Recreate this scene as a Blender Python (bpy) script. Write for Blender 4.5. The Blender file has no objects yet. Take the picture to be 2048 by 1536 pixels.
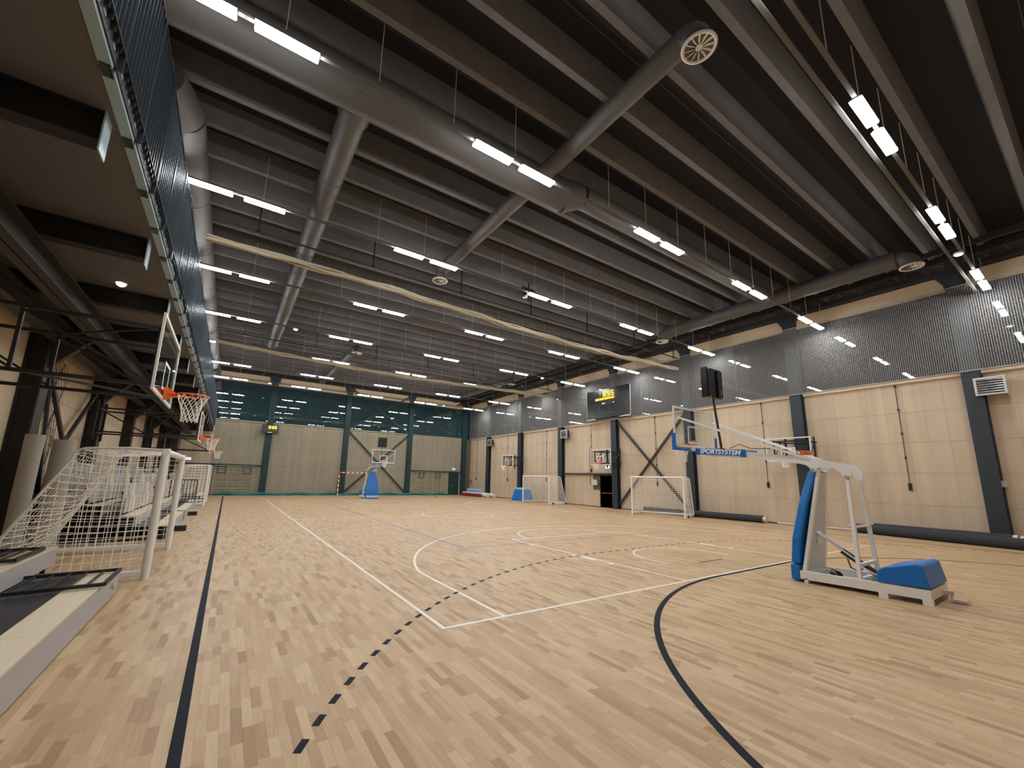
import bpy, math, random
import numpy as np
from mathutils import Vector, Matrix
random.seed(7)
rng = np.random.default_rng(7)
S = bpy.context.scene
C = S.collection
PI = math.pi

# ---------------------------------------------------------------- camera, world, exposure
W_IMG, H_IMG = 2048, 1536
CAM = (-9.8988, -18.8177, 1.8025)
PITCH, ROLL, YAW, FPX = 0.1838, 0.0244, -0.5819, 814.85
PX, PY = -20.56, 38.57
LAMP = 108.0            # emission of the ceiling luminaires
cd = bpy.data.cameras.new('camera')
cam = bpy.data.objects.new('camera', cd)
C.objects.link(cam)
cyw, syw, cp, sp = math.cos(YAW), math.sin(YAW), math.cos(PITCH), math.sin(PITCH)
fwd = Vector((-syw * cp, cyw * cp, sp))
rgt = Vector((cyw, syw, 0))
upv = rgt.cross(fwd)
r2 = rgt * math.cos(ROLL) + upv * math.sin(ROLL)
u2 = -rgt * math.sin(ROLL) + upv * math.cos(ROLL)
cam.matrix_world = Matrix(((r2.x, u2.x, -fwd.x, CAM[0]), (r2.y, u2.y, -fwd.y, CAM[1]), (r2.z, u2.z, -fwd.z, CAM[2]), (0, 0, 0, 1)))
cd.sensor_fit = 'HORIZONTAL'
cd.sensor_width = 36.0
cd.lens = FPX / W_IMG * 36.0
cd.shift_x = -PX / W_IMG
cd.shift_y = PY / W_IMG
cd.clip_start = 0.05
cd.clip_end = 300
S.camera = cam
wd = bpy.data.worlds.new('night')
S.world = wd
wd.use_nodes = True
wd.node_tree.nodes['Background'].inputs[0].default_value = (0.012, 0.014, 0.02, 1)
wd.node_tree.nodes['Background'].inputs[1].default_value = 1.0
S.view_settings.view_transform = 'Standard'
S.view_settings.look = 'None'
S.view_settings.exposure = 0.0
S.view_settings.gamma = 1.0
S.view_settings.use_curve_mapping = False

def project(x, y, z):
    d = Vector((x, y, z)) - Vector(CAM)
    dz = d.dot(fwd)
    return (W_IMG / 2 + PX + FPX * d.dot(r2) / dz, H_IMG / 2 + PY - FPX * d.dot(u2) / dz, dz)

# ---------------------------------------------------------------- materials
def lin(c):
    c = c / 255.0
    return c / 12.92 if c <= 0.04045 else ((c + 0.055) / 1.055) ** 2.4
def L(r, g, b):
    return (lin(r), lin(g), lin(b), 1)

def base_mat(name):
    m = bpy.data.materials.new(name)
    m.use_nodes = True
    nt = m.node_tree
    return m, nt, nt.nodes, nt.links, nt.nodes['Principled BSDF']

def pm(name, rgb, rough=0.6, metal=0.0, var=0.12, scale=6.0, bump=0.0, bscale=80.0, rand=0.0, spec=0.5, coat=0.0):
    """painted / plain surface: base colour broken up by noise (wear), optional tone per piece and fine relief"""
    m, nt, N, K, P = base_mat(name)
    P.inputs['Roughness'].default_value = rough
    P.inputs['Metallic'].default_value = metal
    P.inputs['Specular IOR Level'].default_value = spec
    if coat: P.inputs['Coat Weight'].default_value = coat
    tc = N.new('ShaderNodeTexCoord')
    nz = N.new('ShaderNodeTexNoise'); nz.inputs['Scale'].default_value = scale; nz.inputs['Detail'].default_value = 5
    K.new(tc.outputs['Object'], nz.inputs['Vector'])
    mr = N.new('ShaderNodeMapRange')
    mr.inputs['To Min'].default_value = 1 - var; mr.inputs['To Max'].default_value = 1 + var
    K.new(nz.outputs['Fac'], mr.inputs['Value'])
    val = mr.outputs['Result']
    if rand:
        oi = N.new('ShaderNodeObjectInfo')
        mr2 = N.new('ShaderNodeMapRange')
        mr2.inputs['To Min'].default_value = 1 - rand; mr2.inputs['To Max'].default_value = 1 + rand
        K.new(oi.outputs['Random'], mr2.inputs['Value'])
        mu = N.new('ShaderNodeMath'); mu.operation = 'MULTIPLY'
        K.new(val, mu.inputs[0]); K.new(mr2.outputs['Result'], mu.inputs[1]); val = mu.outputs[0]
    hs = N.new('ShaderNodeHueSaturation'); hs.inputs['Color'].default_value = L(*rgb)
    K.new(val, hs.inputs['Value'])
    K.new(hs.outputs['Color'], P.inputs['Base Color'])
    if bump:
        n2 = N.new('ShaderNodeTexNoise'); n2.inputs['Scale'].default_value = bscale; n2.inputs['Detail'].default_value = 6
        K.new(tc.outputs['Object'], n2.inputs['Vector'])
        bp = N.new('ShaderNodeBump'); bp.inputs['Strength'].default_value = bump; bp.inputs['Distance'].default_value = 0.01
        K.new(n2.outputs['Fac'], bp.inputs['Height']); K.new(bp.outputs['Normal'], P.inputs['Normal'])
    return m

def emit(name, rgb, strength):
    m, nt, N, K, P = base_mat(name)
    N.remove(P)
    e = N.new('ShaderNodeEmission'); e.inputs[0].default_value = L(*rgb); e.inputs[1].default_value = strength
    K.new(e.outputs[0], N['Material Output'].inputs[0])
    return m

def wood_wool(name, rgb):
    """wood-wool acoustic board: felted fibres, slightly different tone from board to board"""
    m, nt, N, K, P = base_mat(name)
    P.inputs['Roughness'].default_value = 0.9
    P.inputs['Specular IOR Level'].default_value = 0.15
    tc = N.new('ShaderNodeTexCoord')
    n1 = N.new('ShaderNodeTexNoise'); n1.inputs['Scale'].default_value = 1.1; n1.inputs['Detail'].default_value = 4
    n2 = N.new('ShaderNodeTexNoise'); n2.inputs['Scale'].default_value = 45; n2.inputs['Detail'].default_value = 6; n2.inputs['Roughness'].default_value = 0.8
    K.new(tc.outputs['Object'], n1.inputs['Vector']); K.new(tc.outputs['Object'], n2.inputs['Vector'])
    oi = N.new('ShaderNodeObjectInfo')
    a = N.new('ShaderNodeMath'); a.operation = 'MULTIPLY_ADD'; a.inputs[1].default_value = 0.22; a.inputs[2].default_value = 0.80
    K.new(n1.outputs['Fac'], a.inputs[0])
    b = N.new('ShaderNodeMath'); b.operation = 'MULTIPLY_ADD'; b.inputs[1].default_value = 0.16
    K.new(n2.outputs['Fac'], b.inputs[0]); K.new(a.outputs[0], b.inputs[2])
    c = N.new('ShaderNodeMath'); c.operation = 'MULTIPLY_ADD'; c.inputs[1].default_value = 0.06
    K.new(oi.outputs['Random'], c.inputs[0]); K.new(b.outputs[0], c.inputs[2])
    ge = N.new('ShaderNodeNewGeometry'); mp = N.new('ShaderNodeMapping'); mp.inputs['Scale'].default_value = (3.4, 3.4, 0.12)
    K.new(ge.outputs['Position'], mp.inputs['Vector'])
    n3 = N.new('ShaderNodeTexNoise'); n3.inputs['Scale'].default_value = 1.0; n3.inputs['Detail'].default_value = 3; K.new(mp.outputs[0], n3.inputs['Vector'])
    s3 = N.new('ShaderNodeMapRange'); s3.inputs['From Min'].default_value = .35; s3.inputs['From Max'].default_value = .7; s3.inputs['To Min'].default_value = .93; s3.inputs['To Max'].default_value = 1.1
    K.new(n3.outputs['Fac'], s3.inputs['Value'])
    e3 = N.new('ShaderNodeMath'); e3.operation = 'MULTIPLY'; K.new(c.outputs[0], e3.inputs[0]); K.new(s3.outputs['Result'], e3.inputs[1])
    hs = N.new('ShaderNodeHueSaturation'); hs.inputs['Color'].default_value = L(*rgb)
    K.new(e3.outputs[0], hs.inputs['Value']); K.new(hs.outputs['Color'], P.inputs['Base Color'])
    bp = N.new('ShaderNodeBump'); bp.inputs['Strength'].default_value = 0.35; bp.inputs['Distance'].default_value = 0.004
    K.new(n2.outputs['Fac'], bp.inputs['Height']); K.new(bp.outputs['Normal'], P.inputs['Normal'])
    return m

def oak(name):
    """lacquered oak strips: tone per strip (attribute or object), grain running along the strip"""
    m, nt, N, K, P = base_mat(name)
    P.inputs['Roughness'].default_value = 0.45
    P.inputs['Specular IOR Level'].default_value = 0.2
    at = N.new('ShaderNodeAttribute'); at.attribute_name = 'tone'
    oi = N.new('ShaderNodeObjectInfo')
    ad = N.new('ShaderNodeMath'); ad.operation = 'ADD'; K.new(at.outputs['Fac'], ad.inputs[0]); K.new(oi.outputs['Random'], ad.inputs[1])
    fr = N.new('ShaderNodeMath'); fr.operation = 'FRACT'; K.new(ad.outputs[0], fr.inputs[0])
    rp = N.new('ShaderNodeValToRGB'); cr = rp.color_ramp
    cr.elements[0].position = 0.0; cr.elements[0].color = L(156, 124, 88)
    cr.elements[1].position = 1.0; cr.elements[1].color = L(192, 163, 126)
    for pos, col in ((0.05, (165, 133, 97)), (0.16, (175, 144, 108)), (0.5, (183, 153, 117)), (0.82, (189, 160, 124)), (0.94, (194, 167, 132))):
        e = cr.elements.new(pos); e.color = L(*col)
    K.new(fr.outputs[0], rp.inputs['Fac'])
    ge = N.new('ShaderNodeNewGeometry')
    mp = N.new('ShaderNodeMapping'); mp.inputs['Scale'].default_value = (55, 2.6, 1)
    K.new(ge.outputs['Position'], mp.inputs['Vector'])
    tm = N.new('ShaderNodeMath'); tm.operation = 'MULTIPLY'; tm.inputs[1].default_value = 37.0; K.new(fr.outputs[0], tm.inputs[0])
    cb = N.new('ShaderNodeCombineXYZ'); K.new(tm.outputs[0], cb.inputs['Y']); K.new(tm.outputs[0], cb.inputs['Z'])
    va = N.new('ShaderNodeVectorMath'); va.operation = 'ADD'; K.new(mp.outputs[0], va.inputs[0]); K.new(cb.outputs[0], va.inputs[1])
    nz = N.new('ShaderNodeTexNoise'); nz.inputs['Scale'].default_value = 1.0; nz.inputs['Detail'].default_value = 5; nz.inputs['Distortion'].default_value = 1.2
    K.new(va.outputs[0], nz.inputs['Vector'])
    mr = N.new('ShaderNodeMapRange'); mr.inputs['From Min'].default_value = 0.3; mr.inputs['From Max'].default_value = 0.7
    mr.inputs['To Min'].default_value = 0.91; mr.inputs['To Max'].default_value = 1.07
    K.new(nz.outputs['Fac'], mr.inputs['Value'])
    hs = N.new('ShaderNodeHueSaturation'); K.new(rp.outputs['Color'], hs.inputs['Color']); K.new(mr.outputs['Result'], hs.inputs['Value'])
    K.new(hs.outputs['Color'], P.inputs['Base Color'])
    return m

def plywood(name, rgb):
    m, nt, N, K, P = base_mat(name)
    P.inputs['Roughness'].default_value = 0.45
    tc = N.new('ShaderNodeTexCoord')
    mp = N.new('ShaderNodeMapping'); mp.inputs['Scale'].default_value = (30, 1.5, 10); K.new(tc.outputs['Object'], mp.inputs['Vector'])
    nz = N.new('ShaderNodeTexNoise'); nz.inputs['Scale'].default_value = 1.5; nz.inputs['Detail'].default_value = 4; K.new(mp.outputs[0], nz.inputs['Vector'])
    mr = N.new('ShaderNodeMapRange'); mr.inputs['To Min'].default_value = 0.88; mr.inputs['To Max'].default_value = 1.1; K.new(nz.outputs['Fac'], mr.inputs['Value'])
    hs = N.new('ShaderNodeHueSaturation'); hs.inputs['Color'].default_value = L(*rgb); K.new(mr.outputs['Result'], hs.inputs['Value'])
    K.new(hs.outputs['Color'], P.inputs['Base Color'])
    return m

def netmat(name, rgb, ax1, ax2, pitch, cord):
    """knotted safety net: cords in a square grid, open between them"""
    m, nt, N, K, P = base_mat(name)
    P.inputs['Base Color'].default_value = L(*rgb); P.inputs['Roughness'].default_value = 0.8
    ge = N.new('ShaderNodeNewGeometry'); sx = N.new('ShaderNodeSeparateXYZ'); K.new(ge.outputs['Position'], sx.inputs[0])
    outs = []
    for a in (ax1, ax2):
        d = N.new('ShaderNodeMath'); d.operation = 'DIVIDE'; d.inputs[1].default_value = pitch; K.new(sx.outputs[a], d.inputs[0])
        f = N.new('ShaderNodeMath'); f.operation = 'FRACT'; K.new(d.outputs[0], f.inputs[0])
        l = N.new('ShaderNodeMath'); l.operation = 'LESS_THAN'; l.inputs[1].default_value = cord / pitch; K.new(f.outputs[0], l.inputs[0])
        outs.append(l)
    mx = N.new('ShaderNodeMath'); mx.operation = 'MAXIMUM'; K.new(outs[0].outputs[0], mx.inputs[0]); K.new(outs[1].outputs[0], mx.inputs[1])
    tr = N.new('ShaderNodeBsdfTransparent'); ms = N.new('ShaderNodeMixShader')
    K.new(mx.outputs[0], ms.inputs[0]); K.new(tr.outputs[0], ms.inputs[1]); K.new(P.outputs[0], ms.inputs[2])
    K.new(ms.outputs[0], N['Material Output'].inputs[0])
    return m

def glassmat(name, ior, tint=(255, 255, 255), rough=0.0):
    """thin clear pane: mirror reflection by Fresnel, straight view through otherwise"""
    m, nt, N, K, P = base_mat(name)
    N.remove(P)
    fr = N.new('ShaderNodeFresnel'); ge = N.new('ShaderNodeNewGeometry'); mr = N.new('ShaderNodeMapRange')
    mr.inputs['To Min'].default_value = ior; mr.inputs['To Max'].default_value = 1 / ior     # same Fresnel from both faces of a thin pane
    K.new(ge.outputs['Backfacing'], mr.inputs['Value']); K.new(mr.outputs['Result'], fr.inputs['IOR'])
    tr = N.new('ShaderNodeBsdfTransparent'); tr.inputs[0].default_value = L(*tint)
    gl = N.new('ShaderNodeBsdfGlossy'); gl.inputs['Roughness'].default_value = rough
    ms = N.new('ShaderNodeMixShader')
    K.new(fr.outputs[0], ms.inputs[0]); K.new(tr.outputs[0], ms.inputs[1]); K.new(gl.outputs[0], ms.inputs[2])
    K.new(ms.outputs[0], N['Material Output'].inputs[0])
    return m

M = {}
M['oak'] = oak('oak_strip')
M['subfloor'] = pm('subfloor', (120, 92, 62), 0.8)
M['line_white'] = pm('line_paint_white', (222, 218, 208), 0.45, var=0.04)
M['line_black'] = pm('line_paint_black', (22, 27, 34), 0.7, var=0.1, spec=0.12)
M['line_blue'] = pm('line_paint_blue', (116, 122, 170), 0.7, var=0.05, spec=0.12)
M['line_brown'] = pm('line_paint_brown', (110, 84, 74), 0.7, var=0.05, spec=0.12)
M['board'] = wood_wool('wood_wool_board', (195, 176, 151))
M['joint'] = pm('panel_joint', (104, 88, 70), 0.9)
M['ledge'] = pm('pale_timber_ledge', (214, 190, 158), 0.6, var=0.06)
M['steel'] = pm('anthracite_steel', (44, 52, 58), 0.45, var=0.08, spec=0.4)
M['steel_dark'] = pm('dark_steel', (36, 36, 38), 0.5, var=0.1, spec=0.4)
M['brown_steel'] = pm('brown_grey_steel', (52, 47, 43), 0.55, var=0.12)
M['soffit'] = pm('gallery_soffit', (104, 100, 100), 0.9, var=0.06, scale=30, bump=0.1)
M['rib'] = pm('grey_concrete_rib', (112, 111, 112), 0.85, var=0.22, scale=3.5, bump=0.2, bscale=25)
M['slab'] = pm('dark_slab_soffit', (36, 36, 40), 0.9, var=0.2, scale=4)
M['dark_beam'] = pm('dark_edge_beam', (40, 38, 38), 0.8, var=0.15)
M['duct'] = pm('grey_painted_duct', (88, 86, 84), 0.5, var=0.05, spec=0.4)
M['rail'] = pm('galvanised_track', (104, 102, 99), 0.75, metal=0.0, spec=0.2, var=0.08)
M['wire'] = pm('steel_wire', (200, 190, 178), 0.4, metal=0.2)
M['lamp_body'] = pm('lamp_housing', (215, 215, 212), 0.5)
M['lamp'] = emit('lamp_diffuser', (250, 252, 255), LAMP)
M['lamp_small'] = emit('small_lamp', (255, 250, 240), 14)
M['lamp_dim'] = emit('soffit_lamp', (255, 230, 205), 2.0)
M['white'] = pm('white_powder_coat', (226, 224, 218), 0.4, var=0.04)
M['net_white'] = pm('white_cord', (240, 234, 222), 0.8, var=0.05)
M['net_dark'] = pm('dark_cord', (40, 34, 30), 0.8)
M['orange'] = pm('orange_rim', (238, 104, 32), 0.4, var=0.05)
M['blue'] = pm('blue_vinyl', (0, 104, 182), 0.42, var=0.07, scale=9)
M['light_blue'] = pm('pale_blue_mat', (138, 182, 208), 0.6, var=0.08)
M['black'] = pm('black_metal', (26, 24, 24), 0.5, var=0.1)
M['rubber'] = pm('black_rubber', (20, 20, 20), 0.7)
M['carpet'] = pm('charcoal_carpet_roll', (52, 53, 55), 0.95, var=0.22, scale=40, bump=0.5, bscale=120)
M['core'] = pm('cardboard_core', (214, 200, 184), 0.8)
M['pole'] = pm('pale_wood_pole', (204, 184, 156), 0.6)
M['red'] = pm('dark_red_mat', (140, 34, 50), 0.6, var=0.08)
M['red_bar'] = pm('red_bar', (196, 60, 48), 0.4)
M['cream'] = pm('cream_mat', (220, 210, 196), 0.7, var=0.06)
M['grey'] = pm('light_grey_box', (196, 194, 188), 0.5, var=0.05)
M['riser'] = pm('grey_riser_board', (170, 165, 162), 0.55, var=0.05)
M['ply'] = plywood('birch_bench_top', (222, 206, 176))
M['deck'] = pm('dark_deck', (44, 46, 50), 0.4, var=0.15)
M['flash'] = pm('blue_grey_flashing', (158, 184, 194), 0.4, var=0.05)
M['rail_bar'] = pm('dark_blue_flat_bar', (58, 68, 76), 0.3, metal=0.2, var=0.06)
M['bolt'] = pm('zinc_bolt', (205, 205, 205), 0.25, metal=0.8)
M['green'] = pm('green_net_fold', (0, 108, 104), 0.8, var=0.25, scale=8)
M['bundle'] = pm('rolled_cream_net', (176, 166, 142), 0.85, var=0.16, scale=20, bump=0.4, bscale=30)
M['grey_roll'] = pm('grey_sheet', (158, 154, 142), 0.6, var=0.06)
M['timber'] = pm('pale_wall_bar_timber', (224, 212, 178), 0.5, var=0.06)
M['wall_far_green'] = netmat('green_net', (12, 70, 64), 'X', 'Z', 0.10, 0.017)
M['net_grey'] = netmat('white_net', (150, 148, 143), 'Y', 'Z', 0.062, 0.011)
M['pane'] = glassmat('window_pane', 2.1)
M['clear'] = glassmat('clear_board', 1.25, (246, 250, 250))
M['screen'] = pm('black_screen', (14, 15, 18), 0.25, var=0.05)
M['led'] = emit('amber_led', (255, 190, 40), 3.2)
M['exit'] = emit('exit_sign_face', (206, 240, 246), 1.6)
M['exit_mark'] = emit('exit_sign_mark', (20, 130, 110), 0.5)
M['ice'] = pm('white_sticker', (238, 240, 244), 0.5, var=0.02)
M['door'] = pm('dark_door_leaf', (38, 40, 44), 0.45, var=0.08)
M['alu'] = pm('brushed_aluminium', (200, 200, 198), 0.3, metal=0.7, var=0.05)
M['orange_net'] = pm('orange_cord', (214, 112, 40), 0.7)

# ---------------------------------------------------------------- mesh building
class MB:
    def __init__(s): s.v = []; s.f = []; s.mi = []; s.cur = 0
    def add(s, vs, fs):
        o = len(s.v); s.v += [tuple(p) for p in vs]; s.f += [tuple(i + o for i in f) for f in fs]; s.mi += [s.cur] * len(fs); return s
    def box(s, x0, x1, y0, y1, z0, z1):
        x0, x1 = min(x0, x1), max(x0, x1); y0, y1 = min(y0, y1), max(y0, y1); z0, z1 = min(z0, z1), max(z0, z1)
        return s.add([(x0, y0, z0), (x1, y0, z0), (x1, y1, z0), (x0, y1, z0), (x0, y0, z1), (x1, y0, z1), (x1, y1, z1), (x0, y1, z1)],
                     [(0, 3, 2, 1), (4, 5, 6, 7), (0, 1, 5, 4), (1, 2, 6, 5), (2, 3, 7, 6), (3, 0, 4, 7)])
    def bar(s, a, b, w, h=None, up=(0, 0, 1)):
        """rectangular bar from a to b"""
        h = h or w; a = Vector(a); b = Vector(b); d = (b - a).normalized(); u = Vector(up)
        if abs(d.dot(u)) > 0.97: u = Vector((1, 0, 0)) if abs(d.x) < 0.9 else Vector((0, 1, 0))
        r = d.cross(u).normalized() * w / 2; u = r.cross(d).normalized() * h / 2
        vs = [p + q for p in (a, b) for q in (-r - u, r - u, r + u, -r + u)]
        return s.add(vs, [(0, 1, 2, 3), (7, 6, 5, 4), (0, 4, 5, 1), (1, 5, 6, 2), (2, 6, 7, 3), (3, 7, 4, 0)])
    def tube(s, pts, r, n=8, closed=False, caps=True):
        pts = [Vector(p) for p in pts]; k = len(pts); vs = []; fs = []; prev = None
        for i, p in enumerate(pts):
            if closed: d = (pts[(i + 1) % k] - pts[i - 1])
            else: d = pts[min(i + 1, k - 1)] - pts[max(i - 1, 0)]
            d.normalize()
            if prev is None:
                u = Vector((0, 0, 1)) if abs(d.z) < 0.9 else Vector((1, 0, 0))
            else: u = prev
            e1 = (u - d * u.dot(d)).normalized(); prev = e1; e2 = d.cross(e1)
            rr = r[i] if isinstance(r, (list, tuple)) else r
            for j in range(n):
                t = 2 * PI * j / n
                vs.append(p + e1 * (rr * math.cos(t)) + e2 * (rr * math.sin(t)))
        for i in range(k if closed else k - 1):
            i2 = (i + 1) % k
            for j in range(n):
                j2 = (j + 1) % n
                fs.append((i * n + j, i * n + j2, i2 * n + j2, i2 * n + j))
        if caps and not closed:
            fs.append(tuple(range(n - 1, -1, -1))); fs.append(tuple((k - 1) * n + j for j in range(n)))
        return s.add(vs, fs)
    def prism(s, poly, axis, a, b):
        """extrude a 2-D polygon along an axis: axis 'x' takes (y,z), 'y' takes (x,z), 'z' takes (x,y)"""
        def P(q, t): return {'x': (t, q[0], q[1]), 'y': (q[0], t, q[1]), 'z': (q[0], q[1], t)}[axis]
        n = len(poly)
        vs = [P(q, a) for q in poly] + [P(q, b) for q in poly]
        fs = [tuple(range(n)), tuple(range(2 * n - 1, n - 1, -1))] + [(i, i + n, (i + 1) % n + n, (i + 1) % n) for i in range(n)]
        return s.add(vs, fs)
    def torus(s, c, R, r, axis='z', n=32, k=8):
        pts = []
        for i in range(n):
            t = 2 * PI * i / n; a, b = R * math.cos(t), R * math.sin(t)
            pts.append({'z': (c[0] + a, c[1] + b, c[2]), 'x': (c[0], c[1] + a, c[2] + b), 'y': (c[0] + a, c[1], c[2] + b)}[axis])
        return s.tube(pts, r, k, closed=True)
    def mesh(s, name, mat, smooth=False):
        me = bpy.data.meshes.new(name)
        me.from_pydata(s.v, [], s.f)
        for m in (mat if isinstance(mat, (list, tuple)) else [mat]): me.materials.append(m)
        if any(s.mi): me.polygons.foreach_set('material_index', s.mi)
        if smooth:
            me.polygons.foreach_set('use_smooth', [True] * len(me.polygons))
            me.set_sharp_from_angle(angle=math.radians(40))
        me.update()
        return me
    def build(s, name, mat, parent=None, smooth=False, loc=(0, 0, 0), bevel=0, label=None):
        o = bpy.data.objects.new(name, s.mesh(name, mat, smooth))
        C.objects.link(o); o.location = loc
        if parent: o.parent = parent
        if bevel:
            b = o.modifiers.new('edge', 'BEVEL'); b.width = bevel; b.segments = 2; b.limit_method = 'ANGLE'
        if label: o['label'] = label
        return o

def fix_normals(o):
    import bmesh
    bm = bmesh.new(); bm.from_mesh(o.data); bmesh.ops.recalc_face_normals(bm, faces=bm.faces); bm.to_mesh(o.data); bm.free(); return o
def tag(o, label=None, cat=None, group=None, kind=None):
    if label: o['label'] = label
    if cat: o['category'] = cat
    if group: o['group'] = group
    if kind: o['kind'] = kind
    return o
def thing(name, label, cat, loc=(0, 0, 0), rz=0.0, group=None, kind=None):
    o = bpy.data.objects.new(name, None); C.objects.link(o)
    o.location = loc; o.rotation_euler = (0, 0, rz); o.empty_display_size = 0.2
    return tag(o, label, cat, group, kind)
def struct(name, mb, mat, label=None, smooth=False):
    return tag(mb.build(name, mat, None, smooth), label, kind='structure')
def link_copy(src, parent=None, loc=None, rot=None, scale=None):
    o = src.copy(); C.objects.link(o)
    if parent is not None: o.parent = parent
    if loc is not None: o.location = loc
    if rot is not None: o.rotation_euler = rot
    if scale is not None: o.scale = scale
    return o
def kids(o): return [c for c in bpy.data.objects if c.parent == o]
def dup(root, label, loc=None, rz=None):
    r = link_copy(root, None, loc)
    if rz is not None: r.rotation_euler = (0, 0, rz)
    if label: r['label'] = label
    for ch in kids(root):
        c = ch.copy(); C.objects.link(c); c.parent = r
        for g in kids(ch):
            d = g.copy(); C.objects.link(d); d.parent = c
    return r
def part(parent, name, me, loc=(0, 0, 0), rot=(0, 0, 0)):
    o = bpy.data.objects.new(name, me); C.objects.link(o); o.parent = parent; o.location = loc; o.rotation_euler = rot; return o
def text(parent, s, name, mat, size, mw, label=None, shear=0.0, offset=0.0, depth=0.004, spacing=1.0, width=None):
    """flat lettering as a mesh, placed by the matrix mw in the parent's frame"""
    cu = bpy.data.curves.new(name, 'FONT'); cu.body = s; cu.size = size; cu.align_x = 'CENTER'; cu.align_y = 'CENTER'
    cu.shear = shear; cu.offset = offset; cu.extrude = depth; cu.space_character = spacing
    to = bpy.data.objects.new(name, cu); C.objects.link(to)
    dg = bpy.context.evaluated_depsgraph_get()
    me = bpy.data.meshes.new_from_object(to.evaluated_get(dg))
    bpy.data.objects.remove(to); bpy.data.curves.remove(cu)
    if width:
        xs = [v.co.x for v in me.vertices]; k = width / (max(xs) - min(xs))
        for v in me.vertices: v.co.x *= k
    me.materials.clear(); me.materials.append(mat)
    o = bpy.data.objects.new(name, me); C.objects.link(o)
    o.parent = parent; o.matrix_local = mw
    if label: o['label'] = label
    return o
def frame_mat(org, ex, ey):
    ex = Vector(ex).normalized(); ey = Vector(ey).normalized(); ez = ex.cross(ey)
    return Matrix(((ex.x, ey.x, ez.x, org[0]), (ex.y, ey.y, ez.y, org[1]), (ex.z, ey.z, ez.z, org[2]), (0, 0, 0, 1)))
ORD = ['zeroth', 'first', 'second', 'third', 'fourth', 'fifth', 'sixth', 'seventh', 'eighth', 'ninth', 'tenth', 'eleventh', 'twelfth']

# ---------------------------------------------------------------- hall dimensions
XR, XL, YF, YN = 12.6, -14.1, 21.5, -22.0     # wall faces
ZT = 10.85                                    # underside of the roof slab
COLY = [-21.8, -16.2, -10.6, -5.0, 0.6, 6.2, 11.8, 17.4]
LEDGE, WTOP, STRIP = 6.03, 9.38, 10.0

# ================================================================ FLOOR
floor = struct('floor', MB().box(XL - .3, XR + .3, YN - .3, YF + .3, -0.2, -0.008), M['subfloor'], 'sports hall floor of narrow lacquered oak strips with painted court lines')
PW, PH = 0.0705, 0.008
LEN = [0.25, 0.3, 0.35, 0.4, 0.45, 0.5]
px0, py0, pln = [], [], []
nrow = int((XR - XL) / PW) + 1
for r in range(nrow):
    x = XL + r * PW
    y = YN - rng.random() * 0.5
    while y < YF:
        l = LEN[int(rng.integers(0, 6))]
        px0.append(x); py0.append(y); pln.append(l); y += l
px0 = np.array(px0); py0 = np.array(py0); pln = np.array(pln)
dx = px0 + PW / 2 - CAM[0]; dy = py0 + pln / 2 - CAM[1]; dz = -CAM[2]
zf = dx * fwd.x + dy * fwd.y + dz * fwd.z
uu = W_IMG / 2 + PX + FPX * (dx * r2.x + dy * r2.y + dz * r2.z) / np.maximum(zf, .01)
vv = H_IMG / 2 + PY - FPX * (dx * u2.x + dy * u2.y + dz * u2.z) / np.maximum(zf, .01)
inview = (zf > .5) & (uu > -15) & (uu < W_IMG + 15) & (vv < H_IMG + 15) & (px0 > -11.0)
key = np.where(inview, zf / np.sqrt(pln / .4), 1e9)
near = np.argsort(key)[:300]
isn = np.zeros(len(px0), bool); isn[near] = True
pmesh = {}
for l in LEN:
    b = MB(); g = 0.0002; c = 0.0005
    b.add([(g, g, -PH), (PW - g, g, -PH), (PW - g, l - g, -PH), (g, l - g, -PH), (g, g, -c), (PW - g, g, -c), (PW - g, l - g, -c), (g, l - g, -c),
           (g + c, g + c, 0), (PW - g - c, g + c, 0), (PW - g - c, l - g - c, 0), (g + c, l - g - c, 0)],
          [(0, 1, 5, 4), (1, 2, 6, 5), (2, 3, 7, 6), (3, 0, 4, 7), (4, 5, 9, 8), (5, 6, 10, 9), (6, 7, 11, 10), (7, 4, 8, 11), (8, 9, 10, 11)])
    pmesh[l] = b.mesh('plank', M['oak'])
for i in near:
    part(floor, 'plank', pmesh[float(pln[i])], (float(px0[i]), float(py0[i]), 0.0))
far_i = np.where(~isn)[0]
n = len(far_i); g = 0.0002
X0 = px0[far_i] + g; X1 = px0[far_i] + PW - g; Y0 = py0[far_i] + g; Y1 = np.minimum(py0[far_i] + pln[far_i] - g, YF + .2)
zt = np.zeros(n)
vb = np.empty((n, 8, 3))
for k, (a, b_, z) in enumerate([(X0, Y0, -PH), (X1, Y0, -PH), (X1, Y1, -PH), (X0, Y1, -PH), (X0, Y0, 0), (X1, Y0, 0), (X1, Y1, 0), (X0, Y1, 0)]):
    vb[:, k, 0] = a; vb[:, k, 1] = b_; vb[:, k, 2] = z
quad = np.array([[4, 5, 6, 7], [0, 1, 5, 4], [1, 2, 6, 5], [2, 3, 7, 6], [3, 0, 4, 7]])
idx = (np.arange(n)[:, None, None] * 8 + quad[None]).reshape(-1)
me = bpy.data.meshes.new('strip_flooring')
me.vertices.add(n * 8); me.vertices.foreach_set('co', vb.reshape(-1))
me.loops.add(n * 20); me.loops.foreach_set('vertex_index', idx.astype(np.int32))
me.polygons.add(n * 5); me.polygons.foreach_set('loop_start', np.arange(0, n * 20, 4, dtype=np.int32))
me.polygons.foreach_set('loop_total', np.full(n * 5, 4, np.int32))
me.update(calc_edges=True)
me.shade_flat()
at = me.attributes.new('tone', 'FLOAT', 'FACE')
at.data.foreach_set('value', np.repeat(rng.random(n), 5).astype(np.float32))
me.materials.append(M['oak'])
tag(part(floor, 'strip_flooring', me), kind='stuff')

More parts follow.
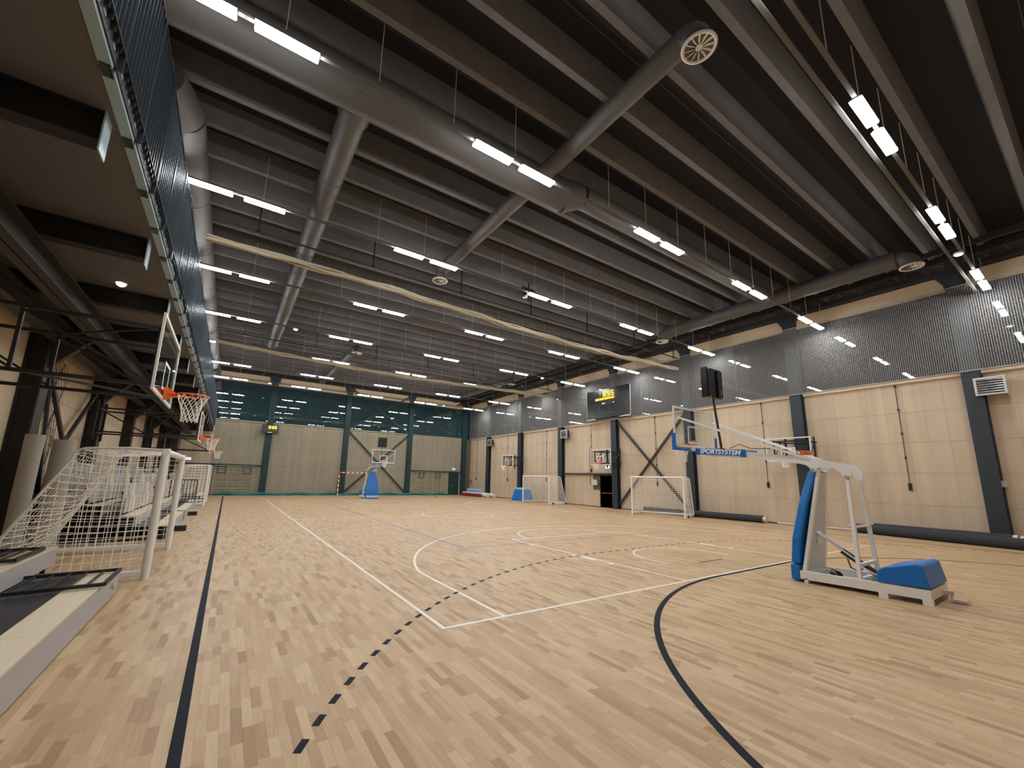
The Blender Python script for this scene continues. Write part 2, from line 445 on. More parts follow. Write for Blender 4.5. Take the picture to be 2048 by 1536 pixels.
# painted court lines: thin films of paint on the strips
LZ0, LZ1 = 0.0004, 0.0014
def strip_line(name, pts, w, mat, closed=False, z=0.0, label=None):
    pts = [Vector((p[0], p[1])) for p in pts]; k = len(pts); lft = []; rt = []
    for i, p in enumerate(pts):
        a = pts[i - 1] if (closed or i > 0) else p; b = pts[(i + 1) % k] if (closed or i < k - 1) else p
        d1 = (p - a).normalized() if (p - a).length > 1e-6 else (b - p).normalized()
        d2 = (b - p).normalized() if (b - p).length > 1e-6 else d1
        t = (d1 + d2).normalized(); nn = Vector((-t.y, t.x)); s = w / 2 / max(0.3, nn.dot(Vector((-d1.y, d1.x))))
        lft.append(p + nn * s); rt.append(p - nn * s)
    b = MB(); vs = [(q.x, q.y, LZ1 + z) for q in lft] + [(q.x, q.y, LZ1 + z) for q in rt] + [(q.x, q.y, LZ0) for q in lft] + [(q.x, q.y, LZ0) for q in rt]
    fs = []
    for i in range(k if closed else k - 1):
        j = (i + 1) % k
        fs += [(i, k + i, k + j, j), (i, j, 2 * k + j, 2 * k + i), (k + i, 3 * k + i, 3 * k + j, k + j)]
    b.add(vs, fs)
    return b.build(name, mat, floor, label=label)
def arc(cx, cy, r, a0, a1, n=48):
    return [(cx + r * math.cos(math.radians(a0 + (a1 - a0) * i / n)), cy + r * math.sin(math.radians(a0 + (a1 - a0) * i / n))) for i in range(n + 1)]
WL = M['line_white']
strip_line('court_boundary', [(-7.475, -13.975), (7.475, -13.975), (7.475, 13.975), (-7.475, 13.975)], 0.05, WL, True, 0.0006, 'white basketball court boundary')
strip_line('halfway_line', [(-7.5, 0), (7.5, 0)], 0.05, WL)
strip_line('centre_circle', arc(0, 0, 1.775, 0, 360)[:-1], 0.05, WL, True)
for s in (-1, 1):
    def m(pts): return [(x, s * y) for x, y in pts]
    strip_line('key_line', m([(-2.425, -14), (-2.425, -8.225), (2.425, -8.225), (2.425, -14)]), 0.05, WL)
    strip_line('free_throw_arc', m(arc(0, -8.2, 1.775, 0, 180)), 0.05, WL)
    ya = -12.425 + math.sqrt(6.725 ** 2 - 6.575 ** 2); a0 = math.degrees(math.atan2(ya + 12.425, 6.575))
    strip_line('three_point_line', m([(6.575, -14)] + arc(0, -12.425, 6.725, a0, 180 - a0, 72) + [(-6.575, -14)]), 0.05, WL)
    strip_line('restricted_arc', m([(1.275, -12.8)] + arc(0, -12.425, 1.275, 0, 180) + [(-1.275, -12.8)]), 0.05, WL)
    for sx in (-1, 1):
        for yy, w in ((-12.2, .1), (-11.0, .1), (-9.3, .05)):
            strip_line('lane_mark', m([(sx * 2.45, yy), (sx * 2.6, yy)]), w, WL)
        strip_line('lane_block', m([(sx * 2.45, -11.5), (sx * 2.58, -11.5)]), .42, WL)
BL = M['line_black']
for sx in (-1, 1):
    strip_line('handball_sideline', [(sx * 9.96, -20.06), (sx * 9.96, 20.06)], 0.075, BL, label='black handball sideline')
for s in (-1, 1):
    strip_line('goal_area_line', [(x, s * y) for x, y in arc(1.5, -20.05, 6, 0, 90, 40) + arc(-1.5, -20.05, 6, 90, 180, 40)], 0.075, BL, z=-0.0004)
    path = arc(1.5, -20.05, 9, 0, 90, 200) + arc(-1.5, -20.05, 9, 90, 180, 200)
    cum = [0]
    for i in range(1, len(path)): cum.append(cum[-1] + math.dist(path[i], path[i - 1]))
    t = 0.02; 
    while t < cum[-1]:
        seg = []
        for q in (t, t + .075, t + .15):
            j = min(max(int(np.searchsorted(cum, q)), 1), len(path) - 1); f = (q - cum[j - 1]) / max(1e-6, cum[j] - cum[j - 1])
            seg.append((path[j - 1][0] + f * (path[j][0] - path[j - 1][0]), s * (path[j - 1][1] + f * (path[j][1] - path[j - 1][1]))))
        if abs(seg[0][0]) < 10: strip_line('free_throw_dash', seg, 0.055, BL)
        t += .30
    strip_line('penalty_mark', [(-.5, s * -13.05), (.5, s * -13.05)], .05, M['line_brown'])
strip_line('volleyball_boundary', [(-4.475, -8.975), (4.475, -8.975), (4.475, 8.975), (-4.475, 8.975)], 0.05, M['line_blue'], True, 0.0002)

# ================================================================ WALLS
def panel_mesh(cache, w, h, ax):
    k = (round(w, 3), round(h, 3), ax)
    if k not in cache:
        b = MB(); d = 0.025; g = 0.0008; gz = 0.003; c = 0.003
        # board with chamfered long edges, built in the wall plane, face towards the hall
        pts = [(g, gz, 0), (w - g, gz, 0), (w - g, h - gz, 0), (g, h - gz, 0), (g, gz, d - c), (w - g, gz, d - c), (w - g, h - gz, d - c), (g, h - gz, d - c),
               (g + c, gz + c, d), (w - g - c, gz + c, d), (w - g - c, h - gz - c, d), (g + c, h - gz - c, d)]
        fs = [(0, 1, 5, 4), (1, 2, 6, 5), (2, 3, 7, 6), (3, 0, 4, 7), (4, 5, 9, 8), (5, 6, 10, 9), (6, 7, 11, 10), (7, 4, 8, 11), (8, 9, 10, 11)]
        if ax == 'x-': q = [(-c_, a, b_) for a, b_, c_ in pts]      # wall at +x, facing -x
        elif ax == 'x+': q = [(c_, a, b_) for a, b_, c_ in pts]
        elif ax == 'y-': q = [(a, -c_, b_) for a, b_, c_ in pts]
        else: q = [(a, c_, b_) for a, b_, c_ in pts]
        cache[k] = fix_normals(b.add(q, fs).build('panel', M['board'])).data
        o = [o for o in bpy.data.objects if o.data == cache[k]][0]; bpy.data.objects.remove(o)
    return cache[k]
PC = {}
SEAM = [0.0, 1.2, 2.41, 3.62, 4.83, LEDGE]
def clad(wall, ax, fixed, spans, seams, wmax=1.25, holes=()):
    """boards between the columns; spans are (from, to) along the wall"""
    for a, b in spans:
        k = max(1, math.ceil((b - a) / wmax)); w = (b - a) / k
        for i in range(k):
            for z0, z1 in zip(seams, seams[1:]):
                x0, x1, zz0, zz1 = a + i * w, a + (i + 1) * w, z0, z1
                for h0, h1, hz in holes:
                    if x0 < h1 - .02 and x1 > h0 + .02 and zz0 < hz - .02:
                        if zz1 > hz + .05: zz0 = hz
                        elif x0 < h0 - .05: x1 = h0
                        elif x1 > h1 + .05: x0 = h1
                        else: zz1 = zz0
                if zz1 - zz0 < .04 or x1 - x0 < .04: continue
                loc = (fixed, x0, zz0) if ax[0] == 'x' else (x0, fixed, zz0)
                part(wall, 'panel', panel_mesh(PC, x1 - x0, zz1 - zz0, ax), loc)
def col_h(mb, x0, x1, yc, w, z0, z1):
    """rolled H column seen flange-on"""
    t = .03
    mb.box(x0, x0 + t, yc - w / 2, yc + w / 2, z0, z1); mb.box(x1 - t, x1, yc - w / 2, yc + w / 2, z0, z1); mb.box(x0 + t, x1 - t, yc - .012, yc + .012, z0, z1)

# right wall: boarding below, glass band, boarding strip above
b = MB(); b.box(XR + .03, XR + .25, YN - .2, YF + .2, 0, LEDGE); b.box(XR + .03, XR + .25, YN - .2, YF + .2, WTOP, 11.2)
wall_right = struct('wall_right', b, M['joint'], 'right hall wall of beige wood-wool boards with a glazed band above')
spans_r = [(COLY[i] + .26, COLY[i + 1] - .26) for i in range(len(COLY) - 1)] + [(COLY[-1] + .26, YF)]
DOOR_R = (.86, 2.2, 2.28)
clad(wall_right, 'x-', XR + .025, spans_r[:3], SEAM, .62)
clad(wall_right, 'x-', XR + .025, spans_r[3:], SEAM, holes=[DOOR_R])
for a, bb in spans_r:
    m_ = MB(); m_.prism([(a + .10, STRIP), (a + .0, WTOP), (bb, WTOP), (bb - .10, STRIP)], 'x', XR - .03, XR + .03); fix_normals(m_.build('upper_panel', M['ledge'], wall_right))
    MB().box(XR - .06, XR + .03, a - .02, bb + .02, LEDGE - .02, LEDGE + .09).build('ledge', M['ledge'], wall_right)
for y in COLY:
    m_ = MB(); col_h(m_, XR - .32, XR + .02, y, .46, 0, 10.2); m_.box(XR - .34, XR, y - .26, y + .26, 0, .02)
    m_.prism([(y - .23, 9.55), (y - .6, 10.2), (y + .6, 10.2), (y + .23, 9.55)], 'x', XR - .3, XR - .1)
    m_.build('column', M['steel'], wall_right)
for (ya, za), (yb, zb) in (((.35, 5.9), (-4.75, .3)), ((.35, .3), (-4.75, 5.9))):
    MB().bar((XR - .14, ya, za), (XR - .14, yb, zb), .13, .1, up=(1, 0, 0)).build('cross_brace', M['brown_steel'], wall_right)
MB().bar((XR - .12, .86, 2.33), (XR - .12, 5.95, 2.33), .12, .11).build('door_lintel_beam', M['brown_steel'], wall_right)
MB().box(12.2, XR + .03, YN, YF, 10.02, 11.0).build('edge_beam', M['dark_beam'], wall_right)

# far wall
DOOR_F = (10.0, 11.2, 2.35)
b = MB(); b.box(XL - .2, XR + .25, YF + .03, YF + .25, 0, LEDGE); b.box(XL - .2, XR + .25, YF + .03, YF + .25, WTOP, 11.2)
wall_far = struct('wall_far', b, M['joint'], 'far end wall of beige wood-wool boards behind a green safety net')
COLX = [-13.6, -7.3, -.95, 5.35, 11.65]
spans_f = [(-13.35, -7.55), (-7.05, -1.2), (-.7, 5.1), (5.6, 11.4)]
clad(wall_far, 'y-', YF + .025, spans_f, [0, 1.2, 2.4, 3.62, 4.83, LEDGE], 1.25, holes=[DOOR_F])
for a, bb in spans_f:
    MB().box(a, bb, YF - .03, YF + .03, WTOP, WTOP + .33).build('upper_panel', M['ledge'], wall_far)
    MB().box(a + .15, bb - .15, YF - .03, YF + .03, WTOP + .37, STRIP + .12).build('upper_panel', M['ledge'], wall_far)
    MB().box(a - .02, bb + .02, YF - .07, YF + .03, LEDGE - .02, LEDGE + .09).build('ledge', M['ledge'], wall_far)
for x in COLX:
    m_ = MB(); y0, y1 = YF - .3, YF + .02; t = .03
    m_.box(x - .23, x + .23, y0, y0 + t, 0, 10.2); m_.box(x - .23, x + .23, y1 - t, y1, 0, 10.2); m_.box(x - .012, x + .012, y0, y1, 0, 10.2)
    m_.prism([(x - .23, 9.7), (x - .5, 10.2), (x + .5, 10.2), (x + .23, 9.7)], 'y', YF - .28, YF - .05)
    m_.build('column', M['steel'], wall_far)
for a, bb in (((-.7, 5.9), (5.1, .3)), ((-.7, .3), (5.1, 5.9)), ((-.7, 10.0), (5.1, 6.2)), ((-.7, 6.2), (5.1, 10.0))):
    MB().bar((a[0], YF - .13, a[1]), (bb[0], YF - .13, bb[1]), .14, .1, up=(0, 1, 0)).build('cross_brace', M['brown_steel'], wall_far)
for x0, x1 in ((-13.35, -7.55), (5.6, 11.4)):
    MB().bar((x0, YF - .12, 2.42), (x1, YF - .12, 2.42), .12, .11).build('door_lintel_beam', M['brown_steel'], wall_far)
MB().box(XL, XR, YF - .4, YF + .03, 10.13, 11.0).build('edge_beam', M['dark_beam'], wall_far)

# left wall (under and above the gallery) and the wall behind the camera
b = MB(); b.box(XL - .25, XL - .03, YN - .2, YF + .2, 0, 11.2)
wall_left = struct('wall_left', b, M['joint'], 'left hall wall of beige boards under the gallery')
COLYL = [-16.2, -10.6, -5.0, .6, 6.2, 11.8, 17.4]
clad(wall_left, 'x+', XL - .025, [(COLYL[i] + .25, COLYL[i + 1] - .25) for i in range(6)] + [(17.65, YF)], [0, 1.2, 2.41, 3.62, 4.83, 5.4], 1.45)
for y in COLYL:
    m_ = MB(); col_h(m_, XL - .02, XL + .36, y, .42, 0, 5.1)
    m_.prism([(XL + .34, 4.1), (XL + 1.15, 5.1), (XL + .34, 5.1)], 'y', y - .09, y + .09)
    fix_normals(m_.build('column', M['brown_steel'], wall_left))
for ya, yb in ((-4.8, -2.2), (.4, -2.2)):
    MB().bar((XL + .2, ya, 4.6), (XL + .2, yb, 2.5), .1, .08, up=(1, 0, 0)).build('cross_brace', M['brown_steel'], wall_left)
wall_near = struct('wall_near', MB().box(XL - .25, XR + .25, YN - .25, YN, 0, 11.2), M['board'], 'end wall behind the camera')

# windows of the glazed band: one per bay, thin frame, pane
nw = 0
def window(ax, a, bb):
    global nw; nw += 1
    w = MB(); z0, z1 = LEDGE + .09, WTOP; f = .045
    def bx(m, p0, p1, q0, q1, d0, d1):
        m.box(d0, d1, p0, p1, q0, q1) if ax == 'x' else m.box(p0, p1, d0, d1, q0, q1)
    D = XR if ax == 'x' else YF
    for p0, p1, q0, q1 in ((a, bb, z0, z0 + f), (a, bb, z1 - f, z1), (a, a + f, z0 + f, z1 - f), (bb - f, bb, z0 + f, z1 - f), ((a + bb) / 2 - f / 2, (a + bb) / 2 + f / 2, z0 + f, z1 - f)):
        bx(w, p0, p1, q0, q1, D + .02, D + .1)
    o = struct('window_%d' % nw, w, M['steel_dark'], 'high window pane band %s' % ('on the right wall' if ax == 'x' else 'on the far wall'))
    for k in range(2):
        h = (bb - a) / 2; p = MB(); bx(p, a + k * h + f * .6, a + (k + 1) * h - f * .6, z0 + f * .8, z1 - f * .8, D + .055, D + .06); p.build('pane', M['pane'], o)
    back = MB(); bx(back, a, bb, z0, z1, D + .3, D + .32); return o
for a, bb in [(COLY[i], COLY[i + 1]) for i in range(7)] + [(COLY[-1], YF)]: window('x', a, bb)
for a, bb in [(-13.6, -7.3), (-7.3, -.95), (-.95, 5.35), (5.35, 11.65)]: window('y', a, bb)

# doors
d1 = struct('door_1', MB().box(XR - .03, XR + .06, DOOR_R[0], DOOR_R[0] + .06, 0, 2.27).box(XR - .03, XR + .06, 2.14, 2.2, 0, 2.27).box(XR - .03, XR + .06, DOOR_R[0], 2.2, 2.2, 2.27), M['black'], 'dark emergency door on the right wall beside the column')
MB().box(XR + .03, XR + .08, .92, 2.14, .01, 2.2).build('leaf', M['door'], d1)
MB().tube([(XR - .05, 1.02, 1.0), (XR - .05, 2.04, 1.0)], .022).box(XR - .05, XR + .03, 1.02, 1.06, .97, 1.03).box(XR - .05, XR + .03, 2.0, 2.04, .97, 1.03).build('push_bar', M['red_bar'], d1)
d2 = struct('door_2', MB().box(10.0, 10.06, YF - .03, YF + .06, 0, 2.34).box(11.14, 11.2, YF - .03, YF + .06, 0, 2.34).box(10.0, 11.2, YF - .03, YF + .06, 2.27, 2.34), M['black'], 'dark door at the right end of the far wall')
MB().box(10.06, 11.14, YF + .02, YF + .07, .01, 2.27).build('leaf', M['door'], d2)
MB().bar((10.3, YF - .02, 1.05), (10.42, YF - .02, 1.05), .03, .05).build('handle', M['alu'], d2)
for nm, mb in (('baseboard_right', MB().box(XR - .012, XR + .03, YN, .86, 0, .05).box(XR - .012, XR + .03, 2.2, YF, 0, .05)), ('baseboard_far', MB().box(XL, 10, YF - .012, YF + .03, 0, .05))):
    struct(nm, mb, M['steel_dark'], 'low dark skirting along the wall foot')

# ================================================================ CEILING of ribbed slabs
RY = [-12.35 + 1.2 * k for k in range(-8, 29)]
ceiling = struct('ceiling', MB().box(XL - .25, XR + .25, YN - .25, YF + .25, ZT, ZT + .2), M['slab'], 'dark ribbed concrete slab ceiling')
rb = MB(); rb.prism([(-.075, 10.22), (.075, 10.22), (.17, ZT), (-.17, ZT)], 'x', XL, XR)
rib0 = fix_normals(rb.build('rib', M['rib'], ceiling)); rib0.location = (0, RY[0], 0)
for y in RY[1:]: part(ceiling, 'rib', rib0.data, (0, y, 0))
for y in RY[::2]:
    MB().box(XL, XR, y + .595, y + .605, ZT - .012, ZT - .001).build('slab_joint', M['rib'], ceiling)
MB().box(11.0, 11.12, YN, YF, 10.0, 10.25).build('long_beam', M['dark_beam'], ceiling)
MB().box(10.25, 10.37, YN, YF, 10.05, 10.25).build('long_beam', M['dark_beam'], ceiling)

# ================================================================ GALLERY on the left
GX, GZ = -11.3, 5.45
gal = tag(thing('gallery_balcony', 'spectator gallery along the left wall with dark soffit and slatted steel balustrade', None), kind='structure')
MB().box(XL, GX - .02, YN, YF, GZ, GZ + .3).build('soffit', M['soffit'], gal)
GB = [-19.0 + 2.8 * k for k in range(0, 15)]
bm_ = MB(); t = .02
bm_.box(XL, GX - .1, -.1, .1, 5.1, 5.1 + t); bm_.box(XL, GX - .1, -.1, .1, GZ - t, GZ); bm_.box(XL, GX - .1, -.006, .006, 5.1, GZ)
gb0 = bm_.build('support_beam', M['steel_dark'], gal, loc=(0, GB[0], 0))
pl = MB(); pl.box(GX - .1, GX - .085, -.11, .11, 5.0, GZ).mesh('beam_end_plate', M['flash'])
plm = pl.mesh('beam_end_plate', M['flash'])
part(gal, 'beam_end_plate', plm, (0, GB[0], 0))
for y in GB[1:]:
    part(gal, 'support_beam', gb0.data, (0, y, 0)); part(gal, 'beam_end_plate', plm, (0, y, 0))
for x in (-12.72, -13.55):
    lb = MB(); lb.box(x - .15, x + .15, YN, YF, 4.72, 4.745); lb.box(x - .15, x + .15, YN, YF, 5.075, 5.1); lb.box(x - .008, x + .008, YN, YF, 4.72, 5.1)
    lb.build('long_beam', M['brown_steel'], gal)
BRY = [-14.13 + 1.017 * k for k in range(-6, 35)]
fl = MB(); fl.box(GX - .03, GX + .07, .02, .98, GZ - .012, GZ); fl.box(GX + .058, GX + .07, .02, .98, GZ, GZ + .05)
flm = fl.mesh('edge_flashing', M['flash'])
br = MB(); br.box(GX + .045, GX + .06, -.075, .075, GZ - .03, GZ + .32).box(GX - .02, GX + .06, -.075, .075, GZ - .03, GZ - .015)
brm = br.mesh('bracket', M['rail_bar'])
bo = MB()
for z in (GZ + .06, GZ + .2): bo.tube([(GX + .06, 0, z), (GX + .078, 0, z)], .018, 10)
bom = bo.mesh('bolt', M['bolt'])
po = MB(); po.bar((GX + .1, 0, GZ + .02), (GX + .1, 0, 7.2), .012, .06, up=(1, 0, 0)); pom = po.mesh('baluster_post', M['rail_bar'])
for y in BRY:
    part(gal, 'edge_flashing', flm, (0, y, 0))
    bk = part(gal, 'bracket', brm, (0, y, 0)); part(bk, 'bolt', bom)
    part(gal, 'baluster_post', pom, (0, y, 0))
bar_m = MB(); bar_m.bar((GX + .1, 0, GZ + .12), (GX + .1, 0, 7.17), .008, .04, up=(1, 0, 0)); barm = bar_m.mesh('baluster', M['rail_bar'])
nb = 0; rest = MB()
for y in BRY:
    for k in range(1, 9):
        yy = y + k * 1.017 / 9
        if -18 < yy < YF and nb < 290: part(gal, 'baluster', barm, (0, yy, 0)); nb += 1
        elif yy < YF: rest.bar((GX + .1, yy, GZ + .12), (GX + .1, yy, 7.17), .008, .04, up=(1, 0, 0))
if rest.v: tag(rest.build('baluster_run', M['rail_bar'], gal), kind='stuff')
MB().bar((GX + .1, YN, 7.19), (GX + .1, YF, 7.19), .05, .012, up=(0, 0, 1)).build('handrail', M['rail_bar'], gal)
ba = MB(); ba.box(GX + .074, GX + .084, YN, YF, GZ + .03, GZ + .2).box(GX + .074, GX + .13, YN, YF, GZ + .19, GZ + .2); ba.build('bottom_rail', M['steel_dark'], gal)
ss = MB()
for y in BRY:
    for k in (1.5, 4.5, 7.5): ss.box(GX + .0835, GX + .0855, y + k * .113 - .035, y + k * .113 + .035, GZ + .1, GZ + .125)
tag(ss.build('rail_slots', M['wire'], gal), kind='stuff')
MB().box(XL, GX + .02, YF - .5, YF - .3, GZ - .45, GZ + .3).build('end_beam', M['steel_dark'], gal)

def soffit_lamp(x, y, label):
    t = thing('soffit_lamp', label, 'lamp', (x, y, GZ))
    MB().prism([(.1 * math.cos(PI * k / 4), .1 * math.sin(PI * k / 4)) for k in range(8)], 'z', -.02, 0).build('base', M['lamp_body'], t)
    MB().tube([(0, 0, -.02), (0, 0, -.06), (0, 0, -.085)], [.085, .07, .035], 12).build('diffuser', M['lamp_dim'], t, True)
soffit_lamp(-12.1, -8.35, 'small round lamp on the gallery soffit nearest the camera')
soffit_lamp(-12.1, 1.2, 'small round lamp farther along under the gallery soffit')

# ================================================================ CEILING LIGHTS on suspended tracks
LY = [-17.03, -12.13, -7.1, -2.07, 2.88, 7.87, 12.83, 17.75]
LX = [-11.12, -9.92, -5.88, -4.66, -.60, .61, 4.70, 5.94, 10.03, 11.31]
ZL = 8.86
wire0 = MB().tube([(0, 0, ZL + .08), (0, 0, 10.27)], .008, 6).mesh('suspension_wire', M['wire'])
rail0 = MB(); rail0.box(-12.2, 12.0, -.035, .035, ZL + .03, ZL + .085)
for i in range(120): rail0.box(-12.1 + i * .2, -12.02 + i * .2, -.037, .037, ZL + .045, ZL + .07)
rail0 = rail0.mesh('track_rail', M['rail'])
for r, y in enumerate(LY):
    t = thing('light_track', '%s suspended steel light track counted from the camera, spanning the hall' % ORD[r + 1], 'light track', (0, y, 0), group='suspended light tracks')
    part(t, 'track_rail', rail0)
    if r == 0: part(t, 'cable_rail', rail0, (0, .27, 0))
    for k in range(16):
        x = -11.5 + 1.53 * k
        if any(abs(x - dx_) < w and a < y < b for dx_, w, a, b in ((-8.5, .36, -12, 10), (-3.85, .3, -16.5, -4.5), (-3.95, .3, 6, 20), (9.0, .4, -16.5, -5.4), (8.6, .32, 7, 18), (-11.83, .56, -10, 21))): continue
        part(t, 'suspension_wire', wire0, (x, -.12 if r % 2 else .0, 0))
body = MB(); body.prism([(-.1, 0), (-.06, .03), (.06, .03), (.1, 0)], 'x', -.48, .48); bodym = body.mesh('housing', M['lamp_body'])
dif = MB(); dif.box(-.47, .47, -.09, .09, -.035, 0); difm = dif.mesh('diffuser', M['lamp'])
for r, y in enumerate(LY):
    for c, x in enumerate(LX):
        t = thing('ceiling_light', 'white linear light, %s from left on the %s light track from the camera' % (ORD[c + 1], ORD[r + 1]), 'ceiling light', (x, y, ZL), group='linear lights on the tracks')
        part(t, 'housing', bodym); part(t, 'diffuser', difm)
eb = MB().tube([(0, 0, -.03), (0, 0, .03)], .11, 16).mesh('base', M['lamp_body'])
ed = MB().tube([(0, 0, -.03), (0, 0, -.05), (0, 0, -.06)], [.095, .08, .03], 16).mesh('lens', M['lamp_small'])
for x, y, l in ((7.78, -16.96, 'small round light on the nearest track towards the right wall'), (-7.94, 2.88, 'small round light on the fifth track near the long duct'),
                (7.73, 2.88, 'small round light on the fifth track towards the right wall'), (-7.95, 17.75, 'small round light on the farthest track, left part'), (7.24, 17.75, 'small round light on the farthest track, right part')):
    t = thing('emergency_light', l, 'lamp', (x, y, ZL - .0), group='round emergency lights'); part(t, 'base', eb); part(t, 'lens', ed)

# ================================================================ DUCTS
def duct_run(t, name, a, b, r, seams=3.0, n=28):
    m_ = MB(); m_.tube([a, b], r, n); o = m_.build(name, M['duct'], t, True)
    a, b = Vector(a), Vector(b); k = int((b - a).length / seams); d = (b - a).normalized(); s = MB()
    for i in range(1, k + 1):
        p = a + d * (i * seams); s.tube([p - d * .015, p + d * .015], r + .006, n)
    if s.v: s.build('seam_ring', M['duct'], o, True)
    return o
def elbow(t, c, r, d1, d2, R, n=20):
    """quarter bend from direction d1 into d2 starting at c"""
    d1, d2 = Vector(d1), Vector(d2); cen = Vector(c) + d2 * R
    pts = [cen - d2 * (R * math.cos(a)) + d1 * (R * math.sin(a)) for a in [PI / 2 * i / 6 for i in range(7)]]
    MB().tube(pts, r, n).build('elbow', M['duct'], t, True); return pts[-1]
def diffuser(t, x, y, z, R=.27):
    d = MB(); d.torus((x, y, z), R, .03, 'z', 28, 8); d.build('diffuser_ring', M['white'], t, True)
    v = MB()
    for i in range(12):
        a = 2 * PI * i / 12; c_, s_ = math.cos(a), math.sin(a)
        p = Vector((x + .05 * c_, y + .05 * s_, z)); q = Vector((x + (R - .01) * c_, y + (R - .01) * s_, z)); s2 = Vector((-s_, c_, 0)) * .035
        v.add([p - s2 * .3 + Vector((0, 0, .015)), p + s2 * .3 - Vector((0, 0, .015)), q + s2 - Vector((0, 0, .015)), q - s2 + Vector((0, 0, .02))], [(0, 1, 2, 3), (3, 2, 1, 0)])
    v.tube([(x, y, z - .01), (x, y, z + .02)], .06, 12); v.build('diffuser_vane', M['white'], t)
    MB().tube([(x, y, z), (x, y, z + .08)], R, 24).build('diffuser_neck', M['duct'], t, True)
ZD = 9.8
t = thing('main_duct', 'large grey round duct running across the hall beside the second light track', 'duct', (0, 0, 0))
duct_run(t, 'duct_body', (XL + .2, -11.0, ZD), (-2.9, -11.0, ZD), .44, 4)
MB().tube([(-2.9, -11.0, ZD), (-2.6, -11.12, ZD + .06), (-2.3, -11.22, ZD + .08)], [.44, .40, .32], 28).build('reducer', M['duct'], t, True)
duct_run(t, 'narrow_duct_body', (-2.3, -11.22, ZD + .08), (9.0, -11.22, ZD + .08), .32, 3.4)
t = thing('long_branch_duct', 'thick grey duct branching from the big cross duct down the hall', 'duct', (0, 0, 0))
duct_run(t, 'duct_body', (-8.5, -11, ZD), (-8.5, 9.8, ZD), .30, 3)
MB().tube([(-8.5, -11.3, ZD), (-8.5, -10.3, ZD)], .345, 28).build('collar', M['duct'], t, True)
t = thing('diffuser_duct', 'thin grey duct crossing the big duct with a round fan-like diffuser at each end', 'duct', (0, 0, 0))
duct_run(t, 'duct_body', (-3.85, -15.4, ZD), (-3.85, -5.3, ZD), .22, 3)
for y, s in ((-15.4, -1), (-5.3, 1)):
    e = elbow(t, (-3.85, y, ZD), .22, (0, s, 0), (0, 0, -1), .3); diffuser(t, e.x, e.y, e.z - .1)
t = thing('far_diffuser_duct', 'thin grey duct with round diffuser beyond the second rolled divider net', 'duct', (0, 0, 0))
duct_run(t, 'duct_body', (-3.95, 7.3, ZD), (-3.95, 19, ZD), .22, 3)
e = elbow(t, (-3.95, 7.3, ZD), .22, (0, -1, 0), (0, 0, -1), .3); diffuser(t, e.x, e.y, e.z - .08)
t = thing('right_duct', 'grey duct along the right side of the ceiling with two round diffusers', 'duct', (0, 0, 0))
duct_run(t, 'duct_body', (9.0, -15.4, ZD), (9.0, -6.2, ZD), .31, 3)
for y, s in ((-15.4, -1), (-6.2, 1)):
    e = elbow(t, (9.0, y, ZD), .26, (0, s, 0), (0, 0, -1), .34); diffuser(t, e.x, e.y, e.z - .08, .3)
t = thing('far_right_duct', 'short grey duct low under the ceiling far down the right side', 'duct', (0, 0, 0))
duct_run(t, 'duct_body', (8.6, 8.2, ZD), (8.6, 17, ZD), .26, 3)
e = elbow(t, (8.6, 8.2, ZD), .22, (0, -1, 0), (0, 0, -1), .3); diffuser(t, e.x, e.y, e.z - .06)
t = thing('gallery_duct', 'big grey duct with pale rectangular grilles running above the gallery railing', 'duct', (0, 0, 0))
duct_run(t, 'duct_body', (-11.78, -8.2, ZD - .06), (-11.78, 20.5, ZD - .06), .49, 3.2)
for a, bq, nm in (((-11.78, -8.15, ZD - .06), (-12.1, -9.05, ZD - .06), 'elbow'), ((-12.05, -8.95, ZD - .06), (-12.9, -9.5, ZD - .06), 'elbow')):
    MB().tube([a, bq], .52, 28).build(nm, M['duct'], t, True)
MB().tube([(-12.85, -9.45, ZD - .06), (-13.9, -9.6, ZD - .06)], .49, 28).build('elbow', M['duct'], t, True)
gr = MB()
for p in ((-.06, -.05), (.05, .06)): gr.box(p[0], p[1], -.6, .6, -.012, .0)
gr.box(-.06, .06, -.61, -.58, -.012, 0).box(-.06, .06, .58, .61, -.012, 0)
grm = gr.mesh('grille', M['ledge'])
for k in range(9):
    a = math.radians(-78); part(t, 'grille', grm, (-11.78 + .505 * math.cos(a), -5.1 + 3.0 * k, ZD - .06 + .505 * math.sin(a)), (0, math.radians(-12), 0))

# cable tray towards the right wall
t = thing('cable_tray', 'dark ladder cable tray along the ceiling close to the right wall', 'cable tray', (0, 0, 0))
m_ = MB(); m_.box(10.55, 10.57, YN, YF, 9.72, 9.8).box(10.83, 10.85, YN, YF, 9.72, 9.8); m_.build('side_rail', M['brown_steel'], t)
m_ = MB()
for k in range(86): m_.box(10.57, 10.83, YN + .25 + .5 * k, YN + .3 + .5 * k, 9.73, 9.75)
tag(m_.build('rung', M['brown_steel'], t), kind='stuff')
m_ = MB()
for k in range(18): m_.box(10.69, 10.71, YN + 1.2 + 2.4 * k, YN + 1.22 + 2.4 * k, 9.75, 10.3)
m_.build('hanger', M['brown_steel'], t)

